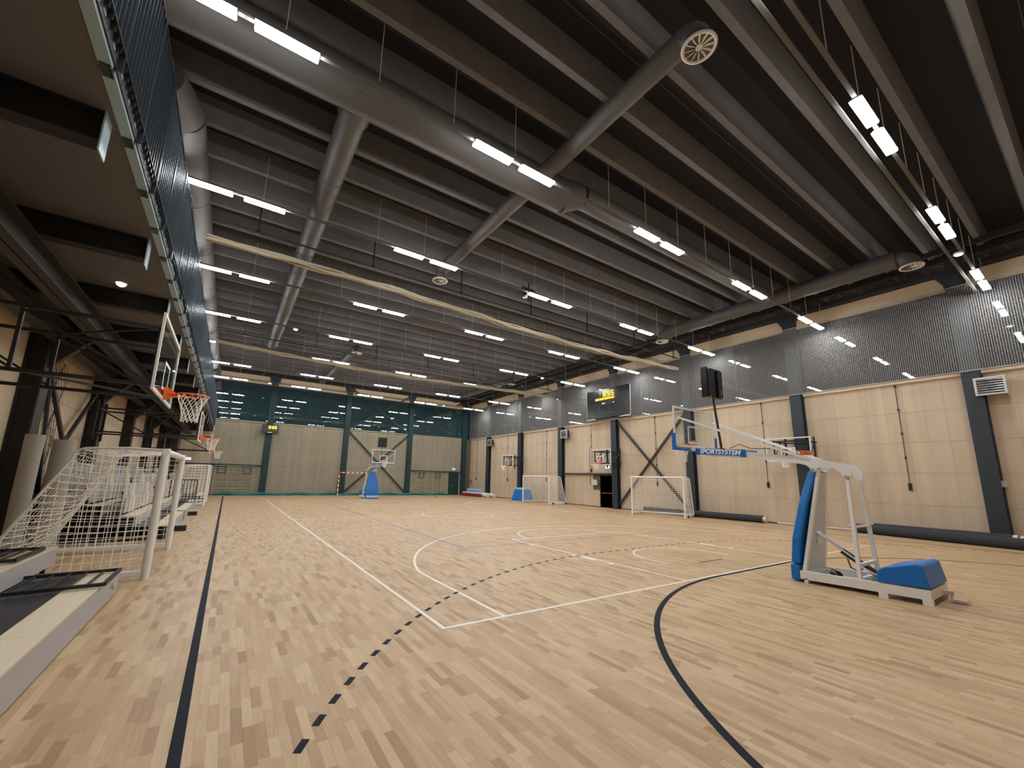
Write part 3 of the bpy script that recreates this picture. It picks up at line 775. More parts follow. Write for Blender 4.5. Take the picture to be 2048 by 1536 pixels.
# ================================================================ ROLLED DIVIDER NETS
def divider(name, y, label, seed):
    R = random.Random(seed); t = thing(name, label, 'divider net', (0, y, 0), group='rolled divider nets')
    m_ = MB()
    for q in range(4):
        pts = []; rr = []
        for i in range(60):
            x = -11.25 + 23.25 * i / 59; f = i / 59
            sag = 8.47 + .13 * math.sin(f * PI * 1.9 + .8 + seed) + .02 * math.sin(i * 1.3 + q)
            pts.append((x, (q % 2 - .5) * .11 + .02 * math.sin(i * .9 + q * 2), sag + (q // 2) * .085 + (.03 if f < .06 else 0)))
            rr.append(.052 + .016 * math.sin(i * .7 + q * 1.9) + (.03 if .8 < f < .9 else 0))
        m_.tube(pts, rr, 8)
    fix_normals(m_.build('net_roll', M['bundle'], t, True))
    n_ = MB(); P = [[], []]
    for i in range(240):
        x = -9.6 + 21.4 * i / 239; f = (x + 11.25) / 23.55
        z0 = 8.58 + .13 * math.sin(f * PI * 1.9 + .8 + seed); yy = .03 * math.sin(i * .8)
        n_.tube([(x, yy, z0), (x + .03, yy + .02, z0 + .13), (x - .02, yy - .01, z0 + .27 + .04 * math.sin(i * .21))], .006, 3, caps=False)
    for h in (.07, .14, .21, .26): n_.tube([(-9.6 + 21.4 * i / 119, .03 * math.sin(i * 1.6), 8.58 + .13 * math.sin(((-9.6 + 21.4 * i / 119 + 11.25) / 23.55) * PI * 1.9 + .8 + seed) + h) for i in range(120)], .006, 3, caps=False)
    tag(n_.build('loose_net', M['steel_dark'], t), kind='stuff')
    MB().tube([(-10.9, -.05, 9.25), (12.0, -.05, 9.25)], .03, 10).build('drive_shaft', M['steel_dark'], t, True)
    for k in range(7):
        x = -10.0 + 3.6 * k
        h = MB(); h.box(x - .02, x + .02, -.07, -.03, 9.25, 10.28); h.tube([(x, -.05, 9.2), (x, -.05, 9.3)], .06, 10); h.build('shaft_hanger', M['black'], t)
        p = MB(); p.tube([(x + .9, -.05, 9.13), (x + .9, -.05, 9.19)], .03, 8); p.build('pulley', M['bolt'], t)
        MB().box(x + .88, x + .905, -.052, -.045, 8.62, 9.13).build('lift_strap', M['steel_dark'], t)
divider('divider_net', -4.75, 'cream rolled-up divider net hung across the hall, nearer to camera', 0)
divider('divider_net', 6.9, 'cream rolled-up divider net hung across the far half of hall', 1.4)
t = thing('ceiling_camera_rig', 'black camera and cable rig hanging from a ceiling rib near mid-hall', 'camera', (0.1, -5.55, 0))
MB().box(-.35, .35, -.03, .03, 9.9, 10.0).box(-.02, .02, -.02, .02, 10.0, 10.28).box(-.3, -.2, -.03, .03, 9.62, 9.9).build('bracket', M['black'], t)
MB().tube([(-.25, 0, 9.55), (-.25, -.16, 9.5)], .07, 12).build('camera_head', M['alu'], t, True)
MB().box(-.05, .02, -.02, .02, 9.4, 9.9).build('cable', M['rubber'], t)

# ================================================================ SAFETY NETS
def net_plane(ax, d, a0, a1, z0, z1, nx, nz, name, mat, label, amp=.015):
    m_ = MB(); vs = []; fs = []
    for j in range(nz + 1):
        for i in range(nx + 1):
            a = a0 + (a1 - a0) * i / nx; z = z0 + (z1 - z0) * j / nz
            w = amp * math.sin(i * .9) * (.4 + .6 * math.cos(j * .7)) + amp * .5 * math.sin(i * .37 + j)
            vs.append((d + w, a, z) if ax == 'x' else (a, d + w, z))
    for j in range(nz):
        for i in range(nx): k = j * (nx + 1) + i; fs.append((k, k + 1, k + nx + 2, k + nx + 1))
    m_.add(vs, fs)
    t = thing(name, label, 'net', (0, 0, 0)); o = m_.build('netting', mat, t, True)
    return t
t = net_plane('x', XR - .42, YN, YF - .4, LEDGE + .07, 9.36, 180, 6, 'window_net', M['net_grey'], 'pale safety net hung over the high windows of the right wall')
MB().tube([(XR - .42, YN, 9.37), (XR - .42, YF - .4, 9.37)], .012, 6).build('top_cable', M['wire'], t)
MB().tube([(XR - .42, YN, LEDGE + .06), (XR - .42, YF - .4, LEDGE + .06)], .014, 6).build('bottom_cable', M['wire'], t)
t = net_plane('y', YF - .45, -11.1, 11.95, 0.02, 9.32, 90, 14, 'end_net', M['wall_far_green'], 'tall green safety net covering the far wall down to the floor', .012)
MB().tube([(-11.1, YF - .45, 9.33), (11.95, YF - .45, 9.33)], .014, 6).build('top_cable', M['wire'], t)
pts = [(-10.6 + 20.4 * i / 80, YF - .5 + .05 * math.sin(i * 1.1), .09 + .05 * math.sin(i * .6)) for i in range(81)]
MB().tube(pts, [.09 + .05 * math.sin(i * .43) ** 2 for i in range(81)], 8).build('bottom_fold', M['green'], t, True)

# ================================================================ BASKETBALL
def net_cone(R, h, n=12, rows=5, cord=.006):
    m_ = MB()
    def P(i, j):
        f = j / rows; rr = R * (1 - .48 * math.sin(min(1, f * 1.15) * PI / 2)); a = 2 * PI * (i + .5 * j) / n
        return (rr * math.cos(a), rr * math.sin(a), -h * f)
    for i in range(n):
        for j in range(rows):
            m_.tube([P(i, j), P(i, j + 1)], cord, 4, caps=False); m_.tube([P(i + 1, j), P(i, j + 1)], cord, 4, caps=False)
    return m_
NETM = net_cone(.225, .45).mesh('net', M['net_white'])
RIMB = MB(); RIMB.torus((0, 0, 0), .23, .012, 'z', 36, 8)
RIMB.prism([(-.34, .09), (-.34, -.09), (-.2, -.035), (-.2, .0)], 'x', -.055, .055)
RIMB.box(-.08, .08, -.385, -.34, -.1, .09); RIMB.box(-.07, .07, -.36, -.2, -.012, .008)
RIMM = RIMB.mesh('rim', M['orange'], True)
def board_parts(t, parent_loc, w, h, pad=False, sq=(.59, .45)):
    """backboard in its own frame: face towards +y, lower edge at z=0; returns the board part"""
    x, y, z = parent_loc
    f = .05
    fr = MB(); fr.box(-w / 2, w / 2, -.03, .0, 0, f).box(-w / 2, w / 2, -.03, .0, h - f, h).box(-w / 2, -w / 2 + f, -.03, 0, f, h - f).box(w / 2 - f, w / 2, -.03, 0, f, h - f)
    b = fr.build('backboard', M['white'], t, loc=(x, y, z))
    MB().box(-w / 2 + f * .7, w / 2 - f * .7, -.022, -.010, f * .7, h - f * .7).build('glass', M['clear'], b)
    m_ = MB(); s0, s1 = sq; zb = .15; lw = .045
    for q in ((-s0 / 2, s0 / 2, zb, zb + lw), (-s0 / 2, s0 / 2, zb + s1 - lw, zb + s1), (-s0 / 2, -s0 / 2 + lw, zb + lw, zb + s1 - lw), (s0 / 2 - lw, s0 / 2, zb + lw, zb + s1 - lw)):
        m_.box(q[0], q[1], -.0095, -.007, q[2], q[3])
    m_.build('target_square', M['ice'], b)
    n_ = MB()
    for i in range(6):
        for xx in (-w / 2 + f / 2, w / 2 - f / 2): n_.tube([(xx, 0, .12 + i * (h - .24) / 5), (xx, .008, .12 + i * (h - .24) / 5)], .012, 8)
    n_.build('frame_bolt', M['alu'], b)
    if pad:
        p = MB(); p.prism([(-w / 2 - .045, -.05), (w / 2 + .045, -.05), (w / 2 + .045, .36), (w / 2 + .002, .36), (w / 2 + .002, .0), (-w / 2 - .002, .0), (-w / 2 - .002, .36), (-w / 2 - .045, .36)], 'y', -.06, .022)
        fix_normals(p.build('edge_pad', M['blue'], b))
    return b
def hoop_rim(t, loc):
    r = part(t, 'rim', RIMM, loc); part(r, 'net', NETM); return r

def wall_hoop(x, y, rz, reach, label, bw=1.8, bh=1.05, zb=2.9, ringz=3.05, group='wall-mounted basketball hoops'):
    """x,y: centre of the board face on plan; rz turns the +y face into the hall"""
    t = thing('wall_basketball_hoop', label, 'basketball hoop', (x, y, 0), rz, group)
    b = board_parts(t, (0, 0, zb), bw, bh)
    hoop_rim(t, (0, .385, ringz))
    a = MB(); hw = bw * .32
    for s in (-1, 1):
        for z in (zb + .12, zb + bh - .15): a.bar((s * hw, -.05, z), (s * hw, -reach, z), .05)
        a.bar((s * hw, -.08, zb + .1), (s * hw, -.08, zb + bh - .1), .05); a.bar((s * hw, -reach * .55, zb + .12), (s * hw, -reach * .55, zb + bh - .15), .04)
        a.bar((s * hw, -.1, zb + .15), (s * hw, -reach * .55, zb + bh - .2), .03); a.bar((s * hw, -reach * .55, zb + .15), (s * hw, -reach + .05, zb + bh - .2), .03)
    a.build('support_arm', M['black'], t)
    c = MB()
    for z in (zb + .12, zb + bh - .15): c.bar((-hw - .1, -.07, z), (hw + .1, -.07, z), .05); c.bar((-hw - .1, -reach, z), (hw + .1, -reach, z), .06)
    c.bar((-hw, -.1, zb + .12), (hw, -reach * .55, zb + .12), .03); c.bar((hw, -.1, zb + bh - .15), (-hw, -reach * .55, zb + bh - .15), .03)
    c.build('cross_bar', M['black'], t)
    m_ = MB()
    for s in (-1, 1): m_.box(s * hw - .04, s * hw + .04, -reach - .03, -reach + .02, zb - .15, zb + bh + .1)
    m_.build('wall_bracket', M['black'], t)
    return t
RR = XR - .36 - 10.95
for y, l in ((-10.6, 'wall hoop partly behind the arm of the near portable hoop'), (.6, 'wall hoop on the right wall beside the emergency door'), (11.8, 'farthest of the hoops on the right wall')):
    wall_hoop(10.95, y, PI / 2, RR, l)
LR = 10.95 - 13.72
wall_hoop(-10.93, -10.2, -PI / 2, 2.78, 'large glass wall hoop high on the left, nearest to camera', 2.2, 1.16, 2.95, 3.07)
wall_hoop(-10.9, .1, -PI / 2, 2.8, 'second left wall hoop, in line behind the nearest one')
wall_hoop(-10.9, 11.0, -PI / 2, 2.8, 'farthest of the three hoops on the left side')

def portable_hoop(y0, face, label, dz, sticker=True):
    """wheeled basketball unit; built facing +y with its backboard face at y=0, floor at z=0"""
    t = thing('portable_basketball_hoop', label, 'basketball hoop', (0.05, y0, 0), 0 if face > 0 else PI, 'portable basketball hoops')
    Wt = M['white']
    b = board_parts(t, (0, 0, 2.9 + dz), 1.8, 1.05, True)
    hoop_rim(t, (0, .385, 3.05 + dz))
    XN, XF = -.5, .5                       # the two side planes of the chassis
    ch = MB()
    for x in (XN, XF): ch.bar((x, -2.3, .135), (x, -4.08, .165), .08, .15)
    ch.bar((XN, -2.33, .14), (XF, -2.33, .14), .06, .14); ch.bar((XN, -4.05, .165), (XF, -4.05, .165), .06, .15); ch.bar((XN, -3.1, .14), (XF, -3.1, .14), .06, .1)
    ch.box(XN + .02, XF - .02, -3.45, -2.4, .07, .085)
    ch.build('chassis', Wt, t)
    ft = MB()
    for x in (XN, XF):
        for y in (-3.5, -4.03): ft.box(x - .045, x + .045, y - .06, y + .06, 0, .1)
        ft.box(x - .04, x + .04, -2.42, -2.36, 0, .08)
    ft.build('foot', Wt, t)
    cw = MB(); cw.prism([(-3.43, .24), (-3.45, .42), (-3.53, .49), (-3.97, .62), (-4.03, .59), (-4.09, .26)], 'x', XN - .04, XF + .04)
    fix_normals(cw.build('counterweight_pad', M['blue'], t, bevel=.02))
    MB().bar((.2, -4.08, .14), (.2, -4.2, .14), .06).box(.14, .26, -4.34, -4.16, .03, .055).bar((.2, -4.17, .14), (.2, -4.17, .05), .03).build('brake_pedal', M['grey'], t)
    # front post pair with tall blue pad
    fp = MB()
    for s in (-1, 1): fp.bar((s * .47, -2.36, .2), (s * .16, -2.66, 2.12), .05, .09, up=(1, 0, 0))
    for z, w in ((.35, .44), (.92, .36), (1.05, .34), (1.9, .2)):
        yy = -2.36 - .3 * (z - .2) / 1.92; fp.bar((-w, yy, z), (w, yy, z), .035)
    q = [(-.46, -2.375, .22), (.46, -2.375, .22), (.15, -2.66, 2.08), (-.15, -2.66, 2.08)]
    bpl = MB(); bpl.add(q + [(a, b_ - .012, c) for a, b_, c in q], [(0, 1, 2, 3), (7, 6, 5, 4), (0, 4, 5, 1), (1, 5, 6, 2), (2, 6, 7, 3), (3, 7, 4, 0)]); bpl.build('back_plate', M['grey'], t)
    fp.bar((-.06, -2.5, .95), (-.06, -2.5, .7), .04).bar((.06, -2.5, .95), (.06, -2.5, .7), .04).bar((-.3, -2.45, .92), (.3, -2.45, .92), .04).bar((-.3, -2.42, .68), (.3, -2.42, .68), .04)
    fp.build('front_post', Wt, t)
    pd = MB()
    prof = [(-.54, -2.16, .33), (.54, -2.16, .33), (.53, -2.21, .8), (.40, -2.33, 1.45), (.22, -2.5, 2.12), (-.22, -2.5, 2.12), (-.40, -2.33, 1.45), (-.53, -2.21, .8)]
    fr_ = [Vector(p) for p in prof]; bk_ = [Vector((p[0], p[1] - .15, p[2])) for p in prof]
    pd.add(fr_ + bk_, [(0, 1, 2, 7), (2, 3, 6, 7), (3, 4, 5, 6), (8, 15, 10, 9), (10, 15, 14, 11), (11, 14, 13, 12)] + [(i, i + 8, (i + 1) % 8 + 8, (i + 1) % 8) for i in range(8)])
    fix_normals(pd.build('front_pad', M['blue'], t, bevel=.03))
    p2 = MB(); p2.box(-.54, .54, -2.3, -2.14, .02, .315); lp = p2.build('base_pad', M['blue'], t, bevel=.03)
    if face < 0:
        MB().box(-.46, .46, -2.141, -2.137, .1, .25).build('sticker', M['ice'], lp)
        text(lp, 'SPORTSYSTEM', 'lettering', M['blue'], .13, frame_mat((0, -2.135, .175), (-1, 0, 0), (0, 0, 1)), 'brand lettering on the base pad', shear=.2, offset=.004, width=.8)
    # rear legs
    rl = MB()
    for s in (-1, 1): rl.bar((s * .48, -3.2, .2), (s * .3, -3.15, 1.95), .055, .08, up=(1, 0, 0))
    rl.bar((-.44, -3.19, .45), (.44, -3.19, .45), .05); rl.bar((-.36, -3.17, 1.1), (.36, -3.17, 1.1), .035); rl.bar((-.44, -3.19, .45), (-.3, -3.5, .25), .03)
    rl.build('rear_leg', Wt, t)
    # folding arm: two side plates joined by a tray
    z0 = dz
    arm = MB()
    prof = [(y, z + z0) for y, z in ((-.1, 2.95), (-.1, 2.80), (-1.0, 2.70), (-1.74, 2.60), (-2.42, 2.49), (-2.52, 2.46), (-2.57, 2.40), (-2.58, 2.34), (-2.62, 2.32), (-2.67, 2.34), (-2.69, 2.39), (-2.75, 2.43), (-2.86, 2.43), (-2.97, 2.39), (-3.06, 2.30), (-3.10, 2.21), (-3.15, 2.18), (-3.21, 2.21), (-3.22, 2.34), (-3.14, 2.47), (-2.62, 2.58), (-2.36, 2.63), (-1.29, 2.80))]
    def armx(y): return .16 + .16 * min(1, max(0, (-y - .1) / 2.5))
    for s in (-1, 1):
        n_ = len(prof); vs = []
        for y, z in prof: vs.append((s * armx(y), y, z))
        for y, z in prof: vs.append((s * (armx(y) - .03), y, z))
        arm.add(vs, [tuple(range(n_)), tuple(range(2 * n_ - 1, n_ - 1, -1))] + [(i, i + n_, (i + 1) % n_ + n_, (i + 1) % n_) for i in range(n_)])
    arm.add([(-.14, -.12, 2.83 + z0), (.14, -.12, 2.83 + z0), (.28, -2.2, 2.66 + z0), (-.28, -2.2, 2.66 + z0), (-.14, -.12, 2.81 + z0), (.14, -.12, 2.81 + z0), (.28, -2.2, 2.64 + z0), (-.28, -2.2, 2.64 + z0)], [(0, 1, 2, 3), (7, 6, 5, 4), (0, 4, 5, 1), (1, 5, 6, 2), (2, 6, 7, 3), (3, 7, 4, 0)])
    fix_normals(arm.build('folding_arm', Wt, t))
    bp_ = MB(); bp_.box(-.3, .3, -.12, -.03, 2.86 + z0, 3.0 + z0).bar((-.85, -.05, 2.96 + z0), (.85, -.05, 2.96 + z0), .05, .05); bp_.build('board_mount', Wt, t)
    for s in (-1, 1):
        MB().bar((s * .78, -.06, 3.66 + z0), (s * .3, -2.6, 2.57 + z0), .04, .05).build('stay_bar', Wt, t)
    pv = MB()
    for s in (-1, 1):
        for y, z in ((-2.62, 2.36 + z0), (-3.15, 2.23 + z0)): pv.tube([(s * .30, y, z), (s * .37, y, z)], .035, 14)
    pv.build('pivot_bolt', M['alu'], t)
    for s in (-1, 1):
        sg = MB(); ya, yb = -.12, -1.35; q = [(ya, 2.76 + z0), (yb, 2.66 + z0), (yb, 2.83 + z0), (ya, 2.92 + z0)]
        vs = [(s * (armx(y) + .004), y, z) for y, z in q] + [(s * (armx(y) + .03), y, z) for y, z in q]
        sg.add(vs, [(0, 1, 2, 3), (7, 6, 5, 4), (0, 4, 5, 1), (1, 5, 6, 2), (2, 6, 7, 3), (3, 7, 4, 0)])
        sp_ = fix_normals(sg.build('arm_pad', M['blue'], t))
        ex = Vector((0, yb - ya, -.10)) if s < 0 else Vector((0, ya - yb, .10))
        ex.x = (armx(yb) - armx(ya)) * s * (1 if s < 0 else -1)
        ex.normalize(); ez = Vector((s, 0, 0)); ey = ez.cross(ex)
        text(sp_, 'SPORTSYSTEM', 'lettering', M['ice'], .15, frame_mat((s * (armx(-.74) + .033), -.74, 2.80 + z0), ex, ey), 'white brand lettering on the blue arm pad', shear=.22, offset=.005, width=1.02)
        c0 = Vector((s * (armx(-.74) + .032), -.74, 2.715 + z0))
        MB().bar(c0 - ex * .5, c0 + ex * .5, .004, .014).build('underline', M['ice'], sp_)
    # gas spring, castors, shot clock, spare orange net
    sx = 0
    gs = MB(); gs.tube([(sx - .1, -2.42, .98), (sx - .1, -3.05, .5)], .018, 8).tube([(sx + .02, -2.42, .98), (sx + .02, -3.05, .5)], .018, 8); gs.build('spring_rod', M['alu'], t, True)
    gs = MB(); gs.tube([(sx - .04, -2.85, .62), (sx - .04, -3.42, .22)], .055, 12); gs.tube([(sx - .15, -2.95, .5), (sx - .2, -3.0, .36), (sx - .2, -3.1, .32), (sx - .15, -3.2, .38)], .012, 6); gs.build('spring_cylinder', M['black'], t, True)
    wb = MB()
    for x in (-.3, -.05): wb.box(x - .05, x + .05, -2.72, -2.6, .25, .27).bar((x - .045, -2.66, .26), (x - .045, -2.72, .16), .01, .06).bar((x + .045, -2.66, .26), (x + .045, -2.72, .16), .01, .06)
    wb.build('castor_fork', M['alu'], t)
    wt_ = MB()
    for x in (-.3, -.05): wt_.tube([(x - .025, -2.73, .15), (x + .025, -2.73, .15)], .085, 18)
    wt_.build('castor_wheel', M['rubber'], t, True)
    MB().tube([(0, -.68, 2.86 + z0), (0, -.56, 4.15 + z0)], .028, 10).box(-.06, .06, -.74, -.62, 2.83 + z0, 2.9 + z0).build('clock_pole', M['steel_dark'], t, True)
    ck = MB(); ck.box(-.33, .33, -.62, -.46, 4.16 + z0, 4.92 + z0); ck.box(-.3, -.1, -.66, -.62, 4.2 + z0, 4.88 + z0).box(.1, .3, -.66, -.62, 4.2 + z0, 4.88 + z0)
    c_ = ck.build('shot_clock', M['screen'], t, bevel=.008)
    lt = MB()
    for p in ((-.3, 4.9), (.0, 4.92), (.3, 4.9), (-.28, 4.2)): lt.box(p[0] - .025, p[0] + .025, -.665, -.655, p[1] - .04 + z0, p[1] - .005 + z0)
    lt.box(.2, .225, -.665, -.66, 4.25 + z0, 4.38 + z0); lt.build('clamp', M['bolt'], c_)
    MB().box(-.3, .3, -.458, -.455, 4.2 + z0, 4.88 + z0).build('clock_face', M['rubber'], c_)
    hs_ = MB(); r_ = random.Random(3)
    for k in range(9):
        a = [(-.12 + .2 * r_.random(), -2.25 - .3 * r_.random(), 2.69 + z0 + .08 * r_.random()) for _ in range(4)]
        hs_.tube(a, .012, 5)
    hs_.build('coiled_cable', M['orange_net'], t)
    MB().tube([(.05, -.85, 2.9 + z0), (.0, -1.1, 2.98 + z0), (-.1, -1.4, 2.86 + z0), (-.1, -1.9, 2.84 + z0), (.0, -2.1, 2.8 + z0)], .008, 5).build('cable', M['rubber'], t)
    return t
portable_hoop(-12.8, 1, 'portable hoop with tall blue pad, white steel chassis and folding arm, near right', -.24)
portable_hoop(12.8, -1, 'far portable hoop with blue front pad before the green net', -.12)

# ================================================================ GOALS
def goal(name, label, loc, rz, W=3.2, H=2.17, dt=1.0, db=2.0, r=.06, step=.115, cord=.006, wheels=True, group='white movable goals', sag=.0, oneleg=False):
    """mouth in the plane x=0, posts at y=+-W/2, depth towards -x"""
    t = thing(name, label, 'goal', loc, rz, group)
    for s in (-1, 1):
        p = MB(); p.tube([(0, s * W / 2, 0.0), (0, s * W / 2, H)], r, 14); p.build('post', M['white'], t, True)
    MB().tube([(0, -W / 2 - r, H - r), (0, W / 2 + r, H - r)], r * .95, 14).build('crossbar', M['white'], t, True)
    prof = [(0, H - .03), (-dt * .5, H - .02), (-dt, H - .05)]
    for k in range(1, 5): prof.append((-dt - .16 * math.sin(k * PI / 8) - .0, H - .05 - .16 * (1 - math.cos(k * PI / 8))))
    prof += [(-dt - .16 - (db - dt - .16) * k / 12, (H - .21) * (1 - k / 12) + .1 * k / 12) for k in range(1, 13)]
    for s in (-1, 1):
        MB().tube([(x, s * W / 2, z) for x, z in prof], .022, 8).build('side_stay', M['white'], t, True)
        MB().bar((0, s * W / 2, .1), (-db, s * W / 2, .1), .07, .1).build('ground_bar', M['white'], t, bevel=.015)
    MB().bar((-db, -W / 2, .1), (-db, W / 2, .1), .07, .1).build('rear_bar', M['white'], t, bevel=.015)
    if wheels:
        w = MB()
        for s in (-1, 1):
            for x in (-.35, -db + .1): w.tube([(x, s * (W / 2 + .045), .075), (x, s * (W / 2 + .085), .075)], .075, 16)
        w.build('wheel', M['rubber'], t, True)
    # net
    n_ = MB(); R = random.Random(5)
    arc_ = [0]
    for i in range(1, len(prof)): arc_.append(arc_[-1] + math.dist(prof[i], prof[i - 1]))
    def at_(u):
        j = min(max(int(np.searchsorted(arc_, u)), 1), len(prof) - 1); f = (u - arc_[j - 1]) / (arc_[j] - arc_[j - 1])
        return (prof[j - 1][0] + f * (prof[j][0] - prof[j - 1][0]), prof[j - 1][1] + f * (prof[j][1] - prof[j - 1][1]))
    nu = int(arc_[-1] / step); ny = int(W / step)
    G = []
    for i in range(nu + 1):
        x, z = at_(arc_[-1] * i / nu); row = []
        for j in range(ny + 1):
            f = math.sin(PI * j / ny); g = math.sin(PI * min(1, i / nu))
            row.append((x + sag * .8 * f * g + .01 * R.uniform(-1, 1), -W / 2 + W * j / ny + .01 * R.uniform(-1, 1) * f, z - sag * f * g * .55 + .008 * R.uniform(-1, 1)))
        G.append(row)
    for row in G: n_.tube(row, cord, 3, caps=False)
    for j in range(ny + 1): n_.tube([G[i][j] for i in range(nu + 1)], cord, 3, caps=False)
    xs = [p[0] for p in prof]; zs = [p[1] for p in prof]
    def back_at(z): return float(np.interp(z, [p[1] for p in prof[::-1]], [p[0] for p in prof[::-1]]))
    for s in (-1, 1):
        k = int((H - .2) / step)
        for q in range(1, k + 1):
            z = .12 + (H - .25) * q / k; xe = back_at(z); m_ = max(3, int(-xe / .3))
            n_.tube([(xe * i / m_, s * W / 2 + .02 * math.sin(i * 1.7 + q) * (0 < i < m_), z - .03 * math.sin(PI * i / m_)) for i in range(m_ + 1)], cord, 3, caps=False)
        for q in range(1, int(db / step)):
            x = -q * step; zt_ = float(np.interp(-x, [-a for a in xs], zs))
            n_.tube([(x, s * W / 2 + .012 * math.sin(q * 1.3), .12), (x, s * W / 2 - .012 * math.sin(q), zt_ * .5), (x, s * W / 2, zt_)], cord, 3, caps=False)
    tag(n_.build('net', M['net_white'], t), kind='stuff')
    return t
goal('football_goal', 'white net goal between bleachers on the left, nearest to camera', (-10.85, -7.82, 0), 0, 3.22, 2.19, 1.0, 2.05, .062, sag=.16, wheels=False)
goal('football_goal', 'white net goal standing far down the left side', (-10.78, 9.2 + 1.6, 0), 0, 3.2, 2.2, 1.0, 2.0, .055, .15, .008, sag=.1, wheels=False)
goal('football_goal', 'white wheeled goal by the right wall in front of the cross brace', (9.97, -4.4, 0), PI + .28, 2.85, 2.15, 1.0, 1.6, .05, .12, .0065)
goal('football_goal', 'white wheeled goal by the right wall in front of the blue block', (10.47, 7.0, 0), PI, 3.3, 2.14, 1.0, 1.72, .05, .13, .007)
# striped handball goal at the far end
t = thing('handball_goal', 'red and white striped handball goal before the far green net', 'goal', (0, 20.0, 0))
for s in (-1, 1):
    m_ = MB(); m2 = MB()
    for k in range(10): (m_ if k % 2 == 0 else m2).box(s * 1.54 - .04, s * 1.54 + .04, -.04, .04, k * .2, k * .2 + .2)
    m_.cur = 0; m_.mi = [0] * len(m_.f); m_.v += []; o_ = len(m_.v); m_.v += m2.v; m_.f += [tuple(i + o_ for i in f) for f in m2.f]; m_.mi += [1] * len(m2.f)
    m_.build('post', [M['white'], M['red_bar']], t)
m_ = MB()
for k in range(15): m_.cur = (k + 1) % 2; m_.box(-1.5 + k * .2, -1.3 + k * .2, -.04, .04, 2.0, 2.08)
m_.cur = 1
for s in (-1, 1): m_.box(s * 1.54 - .05, s * 1.54 + .05, -.042, .042, 1.98, 2.09)
m_.build('crossbar', [M['white'], M['red_bar']], t)
m_ = MB()
for s in (-1, 1): m_.tube([(s * 1.54, .04, 2.02), (s * 1.54, .35, 2.0), (s * 1.54, .75, .04)], .018, 6); m_.tube([(s * 1.54, .04, .03), (s * 1.54, .75, .03)], .018, 6)
m_.tube([(-1.54, .75, .03), (1.54, .75, .03)], .018, 6); m_.build('rear_frame', M['steel_dark'], t, True)

# ================================================================ SCOREBOARDS AND WALL FITTINGS
SEG = {'1': 'bc', '9': 'abcdfg', '5': 'acdfg'}
def seven(mb, ch, x, z, w, h, th, P):
    """one seven-segment digit, lower left corner at (x,z); P maps (x,z,depth) to space"""
    segs = {'a': (0, w, h - th, h), 'g': (0, w, h / 2 - th / 2, h / 2 + th / 2), 'd': (0, w, 0, th), 'f': (0, th, h / 2, h), 'b': (w - th, w, h / 2, h), 'e': (0, th, 0, h / 2), 'c': (w - th, w, 0, h / 2)}
    for k in SEG[ch]:
        a, b_, c, d = segs[k]; q = [(x + a, z + c), (x + b_, z + c), (x + b_, z + d), (x + a, z + d)]
        vs = [P(u, v, 0) for u, v in q] + [P(u, v, .006) for u, v in q]
        mb.add(vs, [(0, 1, 2, 3), (7, 6, 5, 4), (0, 4, 5, 1), (1, 5, 6, 2), (2, 6, 7, 3), (3, 7, 4, 0)])
# big scoreboard on the right wall
XB = 12.05
t = thing('scoreboard', 'large black electronic scoreboard high on the right wall showing amber 19:55', 'scoreboard', (XB, .86, 6.3))
MB().box(0, .07, -1.98, 1.98, 0, 2.08).build('case', M['screen'], t, bevel=.01)
fr = MB(); fr.box(-.004, .08, -2.0, -1.98, 0, 2.08).box(-.004, .08, 1.98, 2.0, 0, 2.08); fr.build('edge_trim', M['alu'], t)
m_ = MB()
Pq = lambda u, v, d: (-.008 - d, -u, v)
for ch, u in (('1', -.56), ('9', -.4), ('5', -.02), ('5', .33)): seven(m_, ch, u, 1.52, .27, .36, .055, Pq)
fix_normals(m_.build('clock_digits', M['led'], t))
text(t, 'LELEYELDI BIMMOLDI', 'led_line', M['led'], .2, frame_mat((-.008, .25, 1.36), (0, -1, 0), (0, 0, 1)), width=1.75, offset=.006)
m_ = MB(); m_.box(-.008, 0, .65, .71, 1.78, 1.86).box(-.008, 0, .66, .69, 1.62, 1.68).box(-.008, 0, -.62, -.5, .99, 1.04); m_.build('white_mark', M['ice'], t)
m_ = MB(); m_.box(-.006, 0, -.62, 1.25, .96, .985).box(-.006, 0, -.62, 1.25, .3, .325).box(-.006, 0, .75, .765, .42, .9).box(-.006, 0, -.12, -.1, .5, .72); m_.build('grey_rule', M['rail'], t)
MB().box(-.008, 0, .23, .5, .97, 1.08).build('pale_label', M['timber'], t)
m_ = MB(); m_.box(.0, .06, 1.2, 1.98, -.09, -.02).box(.0, .06, -1.98, -1.1, -.09, -.02).box(.02, .5, 1.5, 1.56, -.02, .04).box(.02, .5, -1.56, -1.5, -.02, .04); m_.build('mounting_rail', M['ledge'], t)
# small clock board on the far wall column, and dark board seen above the far hoop
t = thing('score_clock', 'small black clock board with amber digits on a far wall column', 'clock', (-7.3, 20.86, 5.15))
MB().box(-.63, .63, 0, .12, 0, .7).build('case', M['screen'], t, bevel=.01)
m_ = MB(); Pq = lambda u, v, d: (u, -.004 - d, v)
for ch, u in (('1', -.32), ('9', -.2), ('5', .03), ('5', .24)): seven(m_, ch, u + .08, .40, .16, .23, .045, Pq)
fix_normals(m_.build('clock_digits', M['led'], t))
MB().box(-.55, .55, -.006, 0, .3, .33).build('grey_rule', M['rail'], t); MB().box(-.16, .16, -.008, 0, .04, .1).build('pale_label', M['timber'], t)

